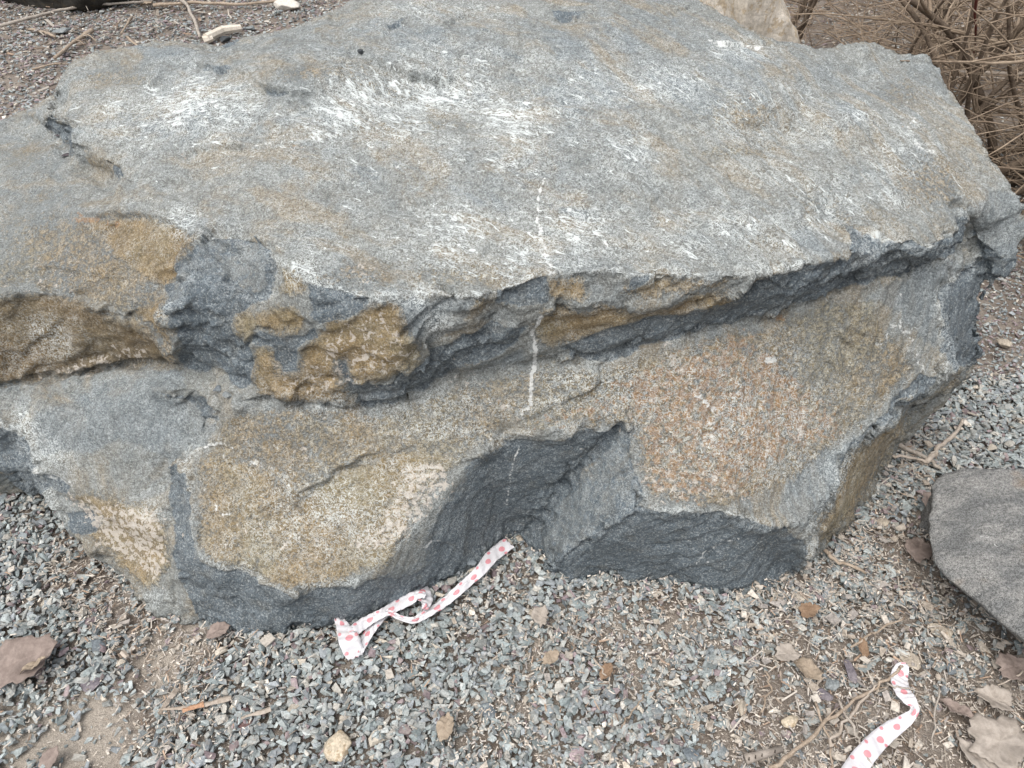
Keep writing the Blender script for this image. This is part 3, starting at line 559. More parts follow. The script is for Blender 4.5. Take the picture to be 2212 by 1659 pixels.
def hit_rock(u, v):
    h = ROCKTREE.ray_cast(Vector((0, 0, CAM_H)), ray(u, v)); return (h[0], h[1]) if h[0] is not None else (at(u, v, 0), Vector((0, 0, 1)))
print("rock verts", len(P))
# ------------------------------------------------------------------ ground
def gz(x, y):
    """height of the ground"""
    q = np.stack([np.asarray(x, float), np.asarray(y, float), np.zeros_like(np.asarray(x, float))], 1)
    return 0.014 * fbm(q * 2.3, 2, 101) * np.clip((np.hypot(q[:, 0], q[:, 1]) - .3) / .8, .2, 1) + 0.005 * fbm(q * 9, 2, 111) + np.clip(q[:, 1] - 3.2, 0, 6) * .0 - .004
def gzs(x, y): return float(gz(np.array([x]), np.array([y]))[0])
# soil masks, laid out over the surveyed ground
gv = Field(); gv.f[:] = .92          # gravel cover
for s, k in (("155,1140 215,1200 300,1290 345,1335 480,1370 520,1400 440,1430 380,1480 350,1520 280,1500 290,1400 200,1330 130,1260", .16), ("120,1520 200,1490 300,1490 320,1600 280,1690 20,1690 40,1600", .08), ("-80,1580 60,1540 60,1700 -80,1700", .4), ("330,1350 440,1350 440,1420 360,1480 300,1440", .05),
    ("1590,1420 1750,1330 2050,1300 2230,1450 2230,1690 1560,1690 1600,1560", .34), ("1790,1520 2260,1480 2260,1700 1700,1700", .06), ("2050,1270 2230,1400 2230,1500 2100,1420", .25), ("1880,1120 2010,1080 2020,1230 1950,1230", .35), ("1900,1180 2010,1150 2060,1260 1960,1290", .2),
    ("-80,-200 700,-200 560,-20 60,20 -80,30", .6), ("1590,-240 2500,-240 2500,400 2240,430 2150,360 2040,200 1700,90", .05), ("1940,890 2010,920 1990,960 1950,950", .4)): gv.cut(LD(s), k, 45)
for p in ((1250,1380,60,40),(1160,1470,60,30),(1440,1330,60,40),(1480,1560,50,50),(880,1440,40,25),(1150,1400,30,60),(1650,1500,50,50),(1520,1400,40,30),(980,1560,40,30)): gv.add(*p, -.45)
chf = Field(); chf.f[:] = .05        # wood chips and straw
for s, k in (("150,1150 230,1200 345,1330 500,1380 460,1470 330,1470 200,1380 110,1280", .95), ("270,1520 420,1440 460,1560 420,1680 300,1680", .6), ("1560,1250 1700,1250 1900,1100 2020,1180 2060,1300 2230,1400 2230,1700 1540,1700 1600,1450", .75), ("1780,1500 2260,1470 2260,1700 1680,1700", 1.0),
    ("1590,-240 2500,-240 2500,430 2240,460 2150,380 2040,200 1700,90", 1), ("-80,-200 760,-200 560,30 300,90 120,150 -80,230", .4), ("500,1380 730,1360 900,1330 800,1420 600,1430", .35), ("1900,900 1990,880 2010,1080 1900,1100", .6)): chf.poly(LD(s), k, 30)
for p in ((1250,1380,70,45,.8),(1160,1470,70,35,.8),(1440,1330,70,45,.7),(1480,1560,60,60,.7),(880,1440,50,30,.6),(1150,1400,30,60,.8),(980,1560,50,40,.6),(1350,1450,300,150,.28),(1300,1600,300,80,.25)): chf.blob(*p)
sand = Field(); sand.f[:] = .12
for s, k in (("30,1490 280,1470 300,1600 260,1700 -80,1700 -60,1590", 1), ("320,1350 440,1350 440,1430 370,1520 290,1450", .9), ("1050,1300 1560,1280 1600,1680 900,1680", .45), ("-80,1400 200,1500 100,1690 -80,1690", .8)): sand.poly(LD(s), k, 70)

xs = np.sort(np.concatenate([np.linspace(-3.4, 3.4, 251), np.sign(np.linspace(-1, 1, 60)) * (3.4 + 120 * np.abs(np.linspace(-1, 1, 60)) ** 3 + .02)]))
ys = np.concatenate([np.linspace(-4, .2, 12), np.linspace(.22, 5.5, 200), 5.6 + 140 * np.linspace(0, 1, 34) ** 2.5])
X, Y = np.meshgrid(xs, ys); Z = gz(X.ravel(), Y.ravel()); G = np.stack([X.ravel(), Y.ravel(), Z], 1)
nx, ny = len(xs), len(ys); I = np.arange(nx * ny).reshape(ny, nx)
GF = np.stack([I[:-1, :-1].ravel(), I[:-1, 1:].ravel(), I[1:, 1:].ravel(), I[1:, :-1].ravel()], 1)
gu, gvv = proj(G); front = (G[:, 1] > .05)
sa = np.where(front, sand.at(gu, gvv), .1)
m = Mat("soil"); g = m.n("ShaderNodeNewGeometry").outputs["Position"]; A = m.attr("soil")
n1 = m.noise(g, 9, 5, .65); n2 = m.noise(g, 90, 4, .7); n3 = m.noise(g, 480, 2, .8)
c = m.mix(m.step(n1, .35, .65), (.165, .135, .112), (.275, .24, .205)); c = m.mix(m.math('MULTIPLY', m.step(n2, .5, .7), .5), c, (.24, .20, .16))
c = m.mix(m.step(m.math('ADD', A[0], m.math('MULTIPLY', m.math('SUBTRACT', m.math('MULTIPLY_ADD', n2, .4, m.math('MULTIPLY', n1, .6)), .5), 1.8)), .25, .85), c, m.mix(n2, (.31, .27, .225), (.43, .385, .33)))
c = m.mix(1.0, c, m.mix(m.step(n3, .35, .65), (.7, .7, .7), (1.25, 1.25, 1.25)), 'MULTIPLY')
msoil = m.out(c, .95, m.bump(m.math('ADD', n2, m.math('MULTIPLY', n3, .4)), .008, .9), .15)
ground = link("ground", mesh_np("ground", G, GF, msoil, True, dict(soil=np.stack([sa, sa, sa], 1)))); ground["kind"] = "structure"

# ------------------------------------------------------------------ second rock at the right edge, pale boulder and dark boulder behind
def gneiss():
    m = Mat("grey_gneiss"); tc = m.n("ShaderNodeTexCoord").outputs["Object"]
    q = m.n("ShaderNodeVectorMath", operation='MULTIPLY'); m.put(q.inputs[0], tc); q.inputs[1].default_value = (.6, 1.6, 1.6)
    a = m.noise(q.outputs[0], 14, 4, .7, .5); b = m.noise(tc, 160, 3, .75); d = m.noise(tc, 430, 2, .8)
    c = m.mix(m.step(a, .35, .68), (.115, .117, .115), (.20, .197, .187)); c = m.mix(m.math('MULTIPLY', m.step(m.noise(tc, 7, 3), .6, .72), .5), c, (.20, .13, .07))
    c = m.mix(1.0, c, m.mix(m.step(m.math('ADD', m.math('MULTIPLY', b, .4), m.math('MULTIPLY', d, .6)), .36, .64), (.42, .42, .42), (1.7, 1.7, 1.7)), 'MULTIPLY')
    c = m.mix(m.math('MULTIPLY', m.step(m.noise(q.outputs[0], 45, 3, .6, 1), .68, .73), .7), c, (.52, .52, .50))
    return m.out(c, .85, m.bump(m.math('ADD', a, b), .006, .7), .3)
MGN = gneiss()
O2 = [(2020,1036,.19,-.10),(2040,1019,.20,-.04),(2075,1009,.21,.03),(2143,1011,.22,.05),(2212,1009,.23,.05),(2400,1020,.25,.05),(2620,1150,.27,.0),(2600,1500,.24,-.30),(2380,1480,.20,-.30),(2300,1440,.19,-.30),(2212,1383,.18,-.30),(2177,1356,.175,-.30),(2143,1325,.17,-.30),(2109,1298,.165,-.30),
      (2075,1271,.16,-.30),(2044,1247,.16,-.30),(2023,1223,.165,-.30),(2010,1192,.165,-.30),(2003,1144,.17,-.30),(2003,1110,.175,-.30),(2010,1094,.18,-.30),(2013,1053,.185,-.30)]
V2_, F2_, LOW2 = rock_shell(O2, [], [(2110,1150,.205),(2260,1200,.225),(2090,1060,.212),(2200,1080,.228),(2110,1240,.188),(2230,1320,.20),(2400,1250,.24)])
P2, Q2 = remesh(V2_, F2_, .006); P2 = smooth(P2, Q2, np.full(len(P2), .6), 3); N2_ = normals(P2, Q2)
P2 += N2_ * (0.006 * fbm(P2 * 6, 2, 7) + .0022 * fbm(P2 * 40, 3, 8))[:, None]
tag(link("flat_boulder", mesh_np("flat_boulder", P2, Q2, MGN, True)), "dark grey speckled flat boulder cut off by the right edge, beside the huge boulder", "boulder")
TREE2 = BVHTree.FromPolygons(P2.tolist(), Q2.tolist())

def lump(name, c, r, seed, mat, rotz=0, rough=.12, level=5, chop=14, tilt=(0, 0), dmin=.62):
    """a chopped, weathered stone: sphere cut by planes, then roughened"""
    import bmesh
    bm = bmesh.new(); bmesh.ops.create_icosphere(bm, subdivisions=level, radius=1.0)
    V = np.array([v.co[:] for v in bm.verts]); F = np.array([[v.index for v in f.verts] for f in bm.faces]); bm.free()
    R = np.random.default_rng(seed)
    for _ in range(chop):
        n = R.normal(size=3); n /= np.linalg.norm(n); d = R.uniform(dmin, .92); s = V @ n; k = s > d; V[k] -= ((s[k] - d) * .93)[:, None] * n
    V *= (1 + rough * fbm(V * 1.6 + seed, 3, seed) * .5 + rough * .25 * fbm(V * 5, 3, seed + 3))[:, None]
    V = V * np.array(r)
    M = Matrix.Rotation(rotz, 3, 'Z') @ Matrix.Rotation(tilt[0], 3, 'X') @ Matrix.Rotation(tilt[1], 3, 'Y'); V = V @ np.array(M).T
    return link(name, mesh_np(name, V, F, mat, True), loc=c)
def stone_mat(name, c1, c2, c3=None, sc=1.0, rough=.8, fleck=.0):
    m = Mat(name); tc = m.n("ShaderNodeTexCoord").outputs["Object"]
    a = m.noise(tc, 12 * sc, 4, .65); b = m.noise(tc, 90 * sc, 3, .7); c = m.mix(m.step(a, .35, .65), c1, c2)
    if c3: c = m.mix(m.math('MULTIPLY', m.step(m.noise(tc, 30 * sc, 4, .7), .52, .6), .7), c, c3)
    c = m.mix(1.0, c, m.mix(m.step(b, .3, .7), (.78, .78, .78), (1.2, 1.2, 1.2)), 'MULTIPLY')
    return m.out(c, rough, m.bump(m.math('ADD', a, b), .004, .6), .3)
p = at(1500, 30, .3)
tag(lump("pale_boulder", (.86, 2.95, .36), (.25, .24, .62), 3, stone_mat("pale_stone", (.42, .37, .30), (.55, .50, .43), (.36, .28, .18)), .3, .14, 5, 18), "pale cream boulder standing behind the top edge of the huge boulder", "boulder")
tag(lump("dark_boulder", (-2.75, 5.55, .22), (.95, .45, .36), 12, stone_mat("dark_stone", (.028, .026, .022), (.055, .052, .045), (.07, .055, .035)), .05, .12, 5, 16), "dark brown boulder at the far upper left behind the gravel", "boulder")

# ------------------------------------------------------------------ gravel
lowpoly = [(v.x, v.y) for v in LOW]
def hull_proto(seed, n, flat):
    import bmesh
    R = np.random.default_rng(seed); k = R.normal(size=(n, 3)); k /= np.linalg.norm(k, axis=1)[:, None]
    k = k * R.uniform(.8, 1.05, (n, 1)) * np.array([1, R.uniform(.6, .95), flat * R.uniform(.7, 1.2)])
    bm = bmesh.new(); [bm.verts.new(p) for p in k]; r = bmesh.ops.convex_hull(bm, input=bm.verts)
    bmesh.ops.delete(bm, geom=[v for v in bm.verts if not v.link_faces], context='VERTS')
    bm.verts.index_update(); V = np.array([v.co[:] for v in bm.verts]); F = np.array([[v.index for v in f.verts] for f in bm.faces if len(f.verts) == 3]); bm.free()
    return V, F
def inside_rock(x, y):
    """points well under the boulder (seen from above) are left bare"""
    r = np.zeros(len(x), bool)
    for i in range(len(HULL)):
        x0, y0 = HULL[i]; x1, y1 = HULL[(i + 1) % len(HULL)]
        r ^= ((y0 > y) != (y1 > y)) & (x < (x1 - x0) * (y - y0) / (y1 - y0 + 1e-12) + x0)
    return r
# footprint of the boulder at ground level, from its low vertices
k = (P[:, 2] < .10) & (P[:, 2] > -.12); fx, fy = P[k, 0], P[k, 1]
cxm, cym = float(P[:, 0].mean()), float(P[:, 1].mean()); ang = np.arctan2(fy - cym, fx - cxm); rad = np.hypot(fx - cxm, fy - cym); HULL = []
for i in range(120):
    a = -math.pi + (i + .5) * math.pi / 60; s_ = np.abs(ang - a) < .04
    if s_.any(): rr_ = float(np.percentile(rad[s_], 60)) - .05; HULL.append((cxm + rr_ * math.cos(a), cym + rr_ * math.sin(a)))
def rotations(n, R, tilt):
    a = R.uniform(0, 2 * np.pi, n); t = R.normal(0, tilt, n); b = R.uniform(0, 2 * np.pi, n)
    ca, sa_, ct, st_, cb, sb = np.cos(a), np.sin(a), np.cos(t), np.sin(t), np.cos(b), np.sin(b)
    Za = np.zeros((n, 3, 3)); Za[:, 0, 0] = ca; Za[:, 0, 1] = -sa_; Za[:, 1, 0] = sa_; Za[:, 1, 1] = ca; Za[:, 2, 2] = 1
    Xt = np.zeros((n, 3, 3)); Xt[:, 0, 0] = 1; Xt[:, 1, 1] = ct; Xt[:, 1, 2] = -st_; Xt[:, 2, 1] = st_; Xt[:, 2, 2] = ct
    Zb = np.zeros((n, 3, 3)); Zb[:, 0, 0] = cb; Zb[:, 0, 1] = -sb; Zb[:, 1, 0] = sb; Zb[:, 1, 1] = cb; Zb[:, 2, 2] = 1
    return Zb @ Xt @ Za
def scatter(n, ylo, yhi, R, seedpow=1.0):
    y = ylo + (yhi - ylo) * R.random(n); half = .80 * (y * CP + CAM_H * SP) + .15; x = R.uniform(-1, 1, n) * half
    w = half / half.max(); k = R.random(n) < w; x, y = x[k], y[k]
    u, v = proj(np.stack([x, y, np.zeros_like(x)], 1)); k = ~inside_rock(x, y); return x[k], y[k], u[k], v[k]
GRID = .008; GX0, GY0 = -5.0, .1; HM = np.zeros((1100, 1250), np.float32)
def settle(x, y, s, th):
    """drop each stone on what already lies there"""
    z = np.empty(len(x)); b = gz(x, y); ii = ((x - GX0) / GRID).astype(int); jj = ((y - GY0) / GRID).astype(int); rad_ = np.maximum(1, (s * .55 / GRID)).astype(int)
    for k in range(len(x)):
        i, j, r = ii[k], jj[k], rad_[k]
        if i < 4 or j < 4 or i > 1244 or j > 1094: z[k] = b[k] + th[k] * .3; continue
        w = HM[j - r:j + r + 1, i - r:i + r + 1]; h = float(w.mean()) * .85; z[k] = b[k] + h + th[k] * .35; np.maximum(w, h + th[k] * .9, out=w)
    return z
def pack(name, protos, x, y, z, sc, tilt, R, colr, mat, label=None):
    Vs, Fs, Cs = [], [], []; off = 0; which = R.integers(0, len(protos), len(x)); RT = rotations(len(x), R, tilt)
    for p, (PV, PF) in enumerate(protos):
        k = np.nonzero(which == p)[0]
        if not len(k): continue
        W = PV[None] * sc[k][:, None, :]; W = np.einsum('nij,nvj->nvi', RT[k], W) + np.stack([x[k], y[k], z[k]], 1)[:, None, :]
        Vs.append(W.reshape(-1, 3)); Fs.append((PF[None] + (np.arange(len(k)) * len(PV))[:, None, None] + off).reshape(-1, 3)); Cs.append(np.repeat(colr[k], len(PV), 0)); off += len(k) * len(PV)
    o = link(name, mesh_np(name, np.concatenate(Vs), np.concatenate(Fs), mat, False, dict(tint=np.concatenate(Cs)))); o["kind"] = "stuff"
    if label: o["label"] = label
    return o
def tint_mat(name, rough=.85, bs=220, bd=.002, var=.25):
    m = Mat(name); A = m.n("ShaderNodeAttribute", attribute_name="tint").outputs["Color"]; g = m.n("ShaderNodeNewGeometry").outputs["Position"]
    n = m.noise(g, bs, 4, .7); c = m.mix(1.0, A, m.mix(m.step(n, .3, .7), (1 - var,) * 3, (1 + var,) * 3), 'MULTIPLY')
    c = m.mix(m.math('MULTIPLY', m.step(m.noise(g, 60, 3, .6), .52, .7), .5), c, (.36, .33, .29))      # dust
    return m.out(c, rough, m.bump(n, bd, .6), .25)
MGV = tint_mat("gravel_stone")
PAL = np.array([(.150,.172,.172),(.185,.205,.202),(.215,.235,.232),(.165,.178,.185),(.245,.255,.245),(.13,.145,.15),(.20,.205,.195),(.26,.25,.225),(.155,.125,.125),(.175,.140,.145),(.30,.27,.225),(.42,.39,.34)])
PW = np.array([14, 17, 14, 12, 9, 8, 10, 6, 3, 3, 2.4, .9]); PW = PW / PW.sum()
PWF = np.array([8, 8, 8, 10, 7, 9, 9, 8, 13, 13, 5, 1.2]); PWF = PWF / PWF.sum()
protos = [hull_proto(i, 7 + i % 3, .55 if i % 3 else .35) for i in range(18)]
protos_far = [hull_proto(60 + i, 6, .42) for i in range(10)]
R = np.random.default_rng(3)
def dusty(x, y, u, v):
    """tufts of pale fibre and dust between the stones"""
    q = np.stack([x, y, np.zeros_like(x)], 1); k = np.exp(-((u - 1320) / 420) ** 2 - ((v - 1470) / 240) ** 2)
    return np.clip((fbm(q * 9, 3, 501) * 1.3 - .05) * 3, 0, 1) * np.clip(.25 + k, 0, 1) * (v > 1150)
def gravel(n, ylo, yhi, smin, smax, protos, tilt, pw, cover, name):
    x, y, u, v = scatter(n, ylo, yhi, R); k = R.random(len(x)) < np.clip(cover(u, v), 0, 1) * (1 - .55 * dusty(x, y, u, v)); x, y, u, v = x[k], y[k], u[k], v[k]
    s = smin + (smax - smin) * R.beta(1.5, 5.2, len(x)); sc = s[:, None] * np.stack([R.uniform(.9, 1.3, len(x)), R.uniform(.75, 1.05, len(x)), R.uniform(.7, 1.1, len(x))], 1)
    z = settle(x, y, s, s * .55); col = PAL[R.choice(len(PAL), len(x), p=pw)] * R.uniform(1.05, 1.95, (len(x), 1))
    return pack(name, protos, x, y, z, sc, tilt, R, col, MGV)
cov = lambda u, v: gv.at(u, v)
g1 = gravel(42000, .35, 1.75, .0025, .006, protos_far, .5, np.array([4, 4, 4, 4, 6, 2, 5, 12, 3, 3, 14, 9]) / 70, lambda u, v: np.clip(cov(u, v) + .1, 0, 1), "gravel_fines")
g2 = gravel(100000, .35, 1.75, .0052, .027, protos, .55, PW, lambda u, v: cov(u, v), "gravel")
g3 = gravel(70000, 1.7, 3.2, .006, .019, protos_far, .35, PWF, cov, "gravel")
g4 = gravel(95000, 3.1, 6.6, .010, .031, protos_far, .28, PWF, cov, "gravel")
for o, l in ((g1, "fine grit between the gravel stones"), (g2, "blue grey crushed gravel in front of the boulder"), (g3, "grey and purple slate gravel beside the boulder"), (g4, "grey and purple slate gravel behind the boulder")): o["label"] = l

# ------------------------------------------------------------------ chips, straw, leaf litter
MCH = tint_mat("dead_wood", .9, 120, .002, .3)
box = (np.array([[x, y, z] for x in (-1, 1) for y in (-1, 1) for z in (-1, 1)], float) * np.array([1, 1, 1]), np.array([[0,1,3],[0,3,2],[4,6,7],[4,7,5],[0,4,5],[0,5,1],[2,3,7],[2,7,6],[0,2,6],[0,6,4],[1,5,7],[1,7,3]]))
def chipproto(seed):
    R_ = np.random.default_rng(seed); V = box[0].copy(); V[:, 1] *= np.where(V[:, 0] > 0, R_.uniform(.3, 1.2), 1); V[:, 2] += .9 * np.where(V[:, 0] > 0, R_.normal(0, 1), 0); V[:, 0] += R_.normal(0, .12, 8); return V, box[1]
chips = [chipproto(i) for i in range(8)]
WPAL = np.array([.95, 1.0, 1.08]) * 1.12 * np.array([(.31,.255,.195),(.25,.195,.145),(.39,.33,.26),(.16,.115,.08),(.45,.39,.315),(.30,.26,.22),(.33,.225,.15),(.24,.205,.175)])
def chipset(n, ylo, yhi, lmin, lmax, name, cover, aspect=.13, tilt=.22, zadd=.0, pal=WPAL, tuft=0):
    x, y, u, v = scatter(n, ylo, yhi, R); k = R.random(len(x)) < np.clip(cover(u, v) + tuft * dusty(x, y, u, v), 0, 1); x, y = x[k], y[k]; n = len(x)
    L = lmin + (lmax - lmin) * R.beta(1.3, 3.2, n); w = L * aspect * R.uniform(.6, 1.6, n); sc = np.stack([L, w, np.minimum(w * .35, .0018)], 1)
    ii = np.clip(((x - GX0) / GRID).astype(int), 0, 1249); jj = np.clip(((y - GY0) / GRID).astype(int), 0, 1099)
    z = gz(x, y) + HM[jj, ii] * .9 + .002 + R.random(n) * zadd; col = pal[R.integers(0, len(pal), n)] * R.uniform(.8, 1.2, (n, 1))
    return pack(name, chips, x, y, z, sc, tilt, R, col, MCH)
cf = lambda u, v: chf.at(u, v)
o = chipset(46000, .35, 1.8, .003, .0135, "wood_chips", cf, .15, .25, .006); o["label"] = "pale straw and wood chips littering the brown soil in front"
o = chipset(110000, .35, 1.8, .0015, .0055, "wood_fibres", lambda u, v: cf(u, v) * .6, .3, .5, .008, WPAL[[0, 2, 4, 5]] * 1.3, 1.0); o["label"] = "fine wood fibres in tufts between the gravel"
o = chipset(30000, 1.5, 7.5, .008, .045, "leaf_litter", lambda u, v: cf(u, v) * 1.1, .20, .3, .03, WPAL * .8); o["label"] = "dry brown litter under the bare shrubs"
o = chipset(12000, .35, 1.8, .006, .026, "straw", lambda u, v: np.where(u > 1500, cf(u, v), 0), .05, .15, .012, WPAL[[2, 4, 0]]); o["label"] = "straw stalks over the soil at lower right"

o = chipset(8000, .35, 1.9, .003, .015, "leaf_fragments", lambda u, v: np.where(u > 1450, cf(u, v) * .9, cf(u, v) * .25), .55, .45, .010, WPAL[[0, 2, 4, 5]] * .95); o["label"] = "scraps of dry leaf over the soil"
def gtop(x, y):
    i = int(np.clip((x - GX0) / GRID, 2, 1246)); j = int(np.clip((y - GY0) / GRID, 2, 1096)); return gzs(x, y) + float(HM[j - 2:j + 3, i - 2:i + 3].max())
def on_ground(u, v, lift=0.0):
    p = at(u, v, 0); z = gtop(p.x, p.y) + lift; p = at(u, v, z); return Vector((p.x, p.y, z))
PXM = lambda p: math.hypot(p.y * CP - (p.z - CAM_H) * SP, 0) * TH / 1106     # metres per survey unit at p

# single stones the picture shows clearly
def single(u, v, lu, lv, h, rot, seed, mat, name, label, cat="stone", chop=12, rough=.10, tilt=(0, 0), sink=.35, rock=False, group=None):
    if rock: p, nn = hit_rock(u, v)
    else: p = on_ground(u, v)
    s = PXM(p); a = s * lu / 2; b = s * lv / 2 * (1.25 if not rock else 1.3); hh = min(a, b) * h
    z = p.z + hh * (1 - sink) if rock else gzs(p.x, p.y) + hh * (1 - sink) + .010
    return tag(lump(name, (p.x, p.y, z), (a, b, hh), seed, mat, rot, rough, 4, 26, tilt, .45 if 'cobble' not in name and 'cream' not in name else .7), label, cat, group)
SM = dict(grey=stone_mat("stone_grey", (.17, .19, .195), (.23, .245, .245), None, 2), blue=stone_mat("stone_blue", (.12, .14, .155), (.18, .20, .21), None, 2), maroon=stone_mat("stone_maroon", (.085, .045, .045), (.13, .075, .072), (.17, .12, .11), 2),
  purple=stone_mat("stone_purple", (.13, .115, .13), (.19, .17, .18), None, 2), cream=stone_mat("stone_cream", (.42, .36, .27), (.55, .47, .36), (.30, .22, .13), 2), white=stone_mat("stone_white", (.50, .47, .42), (.62, .58, .52), None, 2),
  tan=stone_mat("stone_tan", (.30, .26, .21), (.40, .35, .28), None, 2), dark=stone_mat("stone_dark", (.03, .034, .038), (.06, .066, .07), None, 2), shale=stone_mat("shale_dark", (.05, .045, .05), (.10, .085, .09), None, 2))
for a in ((522,1543,46,66,.45,.1,1,"maroon","flat_stone","dark red flat stone near the bottom, left of the cream stone"),
 (730,1607,68,58,.7,.3,2,"cream","cream_stone","rounded cream and ochre stone at the bottom edge"),
 (210,1391,50,38,.6,.2,3,"blue","grey_stone","dark blue grey angular stone on bare soil beside the pinkish leaf"),
 (190,1470,62,32,.35,.75,4,"purple","slate_piece","long purple grey slate piece on the gravel below the pinkish leaf"),
 (35,1357,48,26,.5,.4,5,"grey","grey_stone","pale grey block lying at the left edge above the pinkish leaf"),
 (118,1158+235,1,1,.5,.4,6,"grey",None,None),
 (628,1600,34,52,.4,.2,7,"blue","slate_piece","long blue green slate piece beside the cream stone"),
 (1120,1310,36,48,.5,0.1,8,"grey","grey_stone","large smooth grey stone right of the long ribbon's upper end"),
 (1160,1318,44,32,.6,.2,9,"tan","pale_stone","pale brownish stone right of the large smooth grey stone"),
 (1055,1535,38,46,.5,.3,10,"blue","grey_stone","tapering grey stone in the middle of the lower gravel"),
 (1245,1503,40,40,.5,.6,11,"grey","grey_stone","squarish pale blue stone in the lower gravel right of centre"),
 (1290,1600,30,44,.4,.1,13,"grey","grey_stone","upright oval grey stone near the bottom edge right of centre"),
 (1065,1211,42,34,.6,.5,14,"grey","grey_stone","angular grey stone wedged beside the ribbon under the boulder"),
 (1145,1185,36,26,.5,.2,15,"grey","grey_stone","grey stone tucked in the notch under the boulder"),
 (1122,1158,24,22,.8,.2,16,"tan","brown_stone","small brown stone at the tip of the notch"),
 (1968,1447-20,70,42,.35,-.6,17,"tan","flat_stone","long pale brown stone lying just right of the short ribbon"),
 (1838,1450,32,52,.5,.2,18,"purple","slate_piece","dark purple slate piece left of the short ribbon's top"),
 (1798,1475,46,34,.5,-.6,19,"grey","grey_stone","pale grey angular stone below the purple slate piece"),
 (1780,1500,44,32,.5,-.5,20,"purple","grey_stone","flat lilac grey stone, lowest of the cluster left of the short ribbon"),
 (1600,1525,32,40,.7,.1,21,"tan","round_stone","roundish pale stone in the gravel left of the straw"),
 (1705,1560,46,22,.6,.4,22,"cream","cream_stone","curved cream brown stone half buried in straw"),
 (1495,1628,50,38,.5,.2,23,"blue","grey_stone","large blue grey stone at the bottom edge beside the straw"),
 (1560,1620,38,34,.5,.8,24,"grey","grey_stone","pale grey stone beside the large blue grey one at the bottom edge"),
 (2040,1360,60,34,.4,-.3,25,"tan","flat_stone","flat speckled stone below the flat boulder's overhang"),
 (2062,1480-40,30,40,.4,-.5,26,"blue","slate_piece","narrow slate piece on the soil right of the long pale brown stone"),
 (2170,743,44,24,.7,-.25,27,"tan","brown_stone","brown oblong stone on the gravel right of the boulder"),
 (1908,1120,36,26,.5,-.3,28,"tan","pale_stone","light streaked stone by the boulder's lower right side"),
 (378,1500,26,14,.6,-.2,29,"white","white_stone","small white stone left of the dark red stone"),
 (374,1534,34,22,.6,-.4,30,"white","white_stone","white oblong stone among the wood chips"),
 (590,1540,24,22,.6,-.4,31,"white","white_stone","small white bent stone right of the dark red stone"),
 (813,1590-35,22,34,.5,.1,32,"white","white_stone","white stone standing above the cream stone"),
 (822,1555+20,26,20,.6,.1,33,"maroon","red_stone","small dark red pebble touching the cream stone"),
 (1300,1625-30,18,20,.6,.1,34,"maroon",None,None), (1308,1450+70,20,30,.5,-.4,35,"maroon","red_stone","dark red shard in the lower gravel, right of the squarish pale blue stone"),
 (618,12,68,30,.7,-.28,36,"white","pale_cobble","smooth pale oval cobble on the gravel at the top edge"),
 (135,60+8,44,30,.3,-.1,37,"grey","slate_piece","broad grey slate flake on the far gravel at upper left"), (540,63,38,18,.4,0,38,"grey","slate_piece","flat grey slate beside the bleached wood chunk"),
 (140,118,34,18,.4,0,39,"purple","slate_piece","lilac slate flake between twigs at upper left")):
    if a[8]: single(a[0], a[1], a[2], a[3], a[4], a[5], a[6], SM[a[7]], a[8], a[9])
for a in ((780,116,16,16,.8,0,41,"dark","dark_pebble","small black pebble sitting on top of the boulder"), (488,92,30,20,.8,.1,42,"dark","dark_stone","black stone lodged at the boulder's back edge beside the wood chunk"),
 (128,293,28,8,.35,.1,43,"shale","shale_flake","thin dark shale flake on the boulder's left shelf, the upper of two"), (145,337,34,14,.4,.3,44,"shale","shale_flake","thin dark shale flake on the boulder's left shelf, the lower of two"),
 (471,845,26,18,.7,.1,45,"blue","pebble","greenish grey pebble on the ledge, the left of two"), (495,857,26,20,.6,.5,46,"grey","pebble","grey pebble on the ledge, the right of two"), (1020,1218,40,22,.6,.1,47,"blue","grey_stone","dark grey stone leaning on the boulder's foot above the ribbon")):
    single(a[0], a[1], a[2], a[3], a[4], a[5], a[6], SM[a[7]], a[8], a[9], rock=True, sink=.25)

# ------------------------------------------------------------------ sticks
def tube(path, r0, r1, n=6, jit=0.0, seed=0, cap=True):
    R_ = random.Random(seed); V = []; F = []; m_ = len(path)
    for i, p in enumerate(path):
        a = path[max(0, i - 1)]; b = path[min(m_ - 1, i + 1)]; t = (b - a).normalized(); s = t.cross(Vector((0, 0, 1)));
        if s.length < .05: s = t.cross(Vector((0, 1, 0)))
        s.normalize(); w = s.cross(t); r = r0 + (r1 - r0) * i / (m_ - 1); r *= 1 + R_.uniform(-jit, jit)
        for k in range(n): th = 2 * math.pi * k / n; V.append(tuple(p + s * (r * math.cos(th)) + w * (r * math.sin(th))))
    for i in range(m_ - 1):
        for k in range(n):
            a, b, c_, d = i * n + k, i * n + (k + 1) % n, (i + 1) * n + (k + 1) % n, (i + 1) * n + k; F += [(a, b, c_), (a, c_, d)]
    if cap:
        for o_ in (0, (m_ - 1) * n):
            for k in range(1, n - 1): F.append((o_, o_ + k, o_ + k + 1) if o_ else (o_, o_ + k + 1, o_ + k))
    return V, F
def join(parts):
    V, F = [], []
    for v, f in parts: o = len(V); V += v; F += [tuple(i + o for i in t) for t in f]
    return V, F
def bark(name, c1, c2, sc=60):
    m = Mat(name); g = m.n("ShaderNodeNewGeometry").outputs["Position"]; n = m.noise(g, sc, 4, .7); n2 = m.noise(g, sc * 6, 2, .7)
    return m.out(m.mix(m.step(m.math('MULTIPLY_ADD', n2, .4, m.math('MULTIPLY', n, .6)), .35, .65), c1, c2), .9, m.bump(n2, .002, .7), .2)
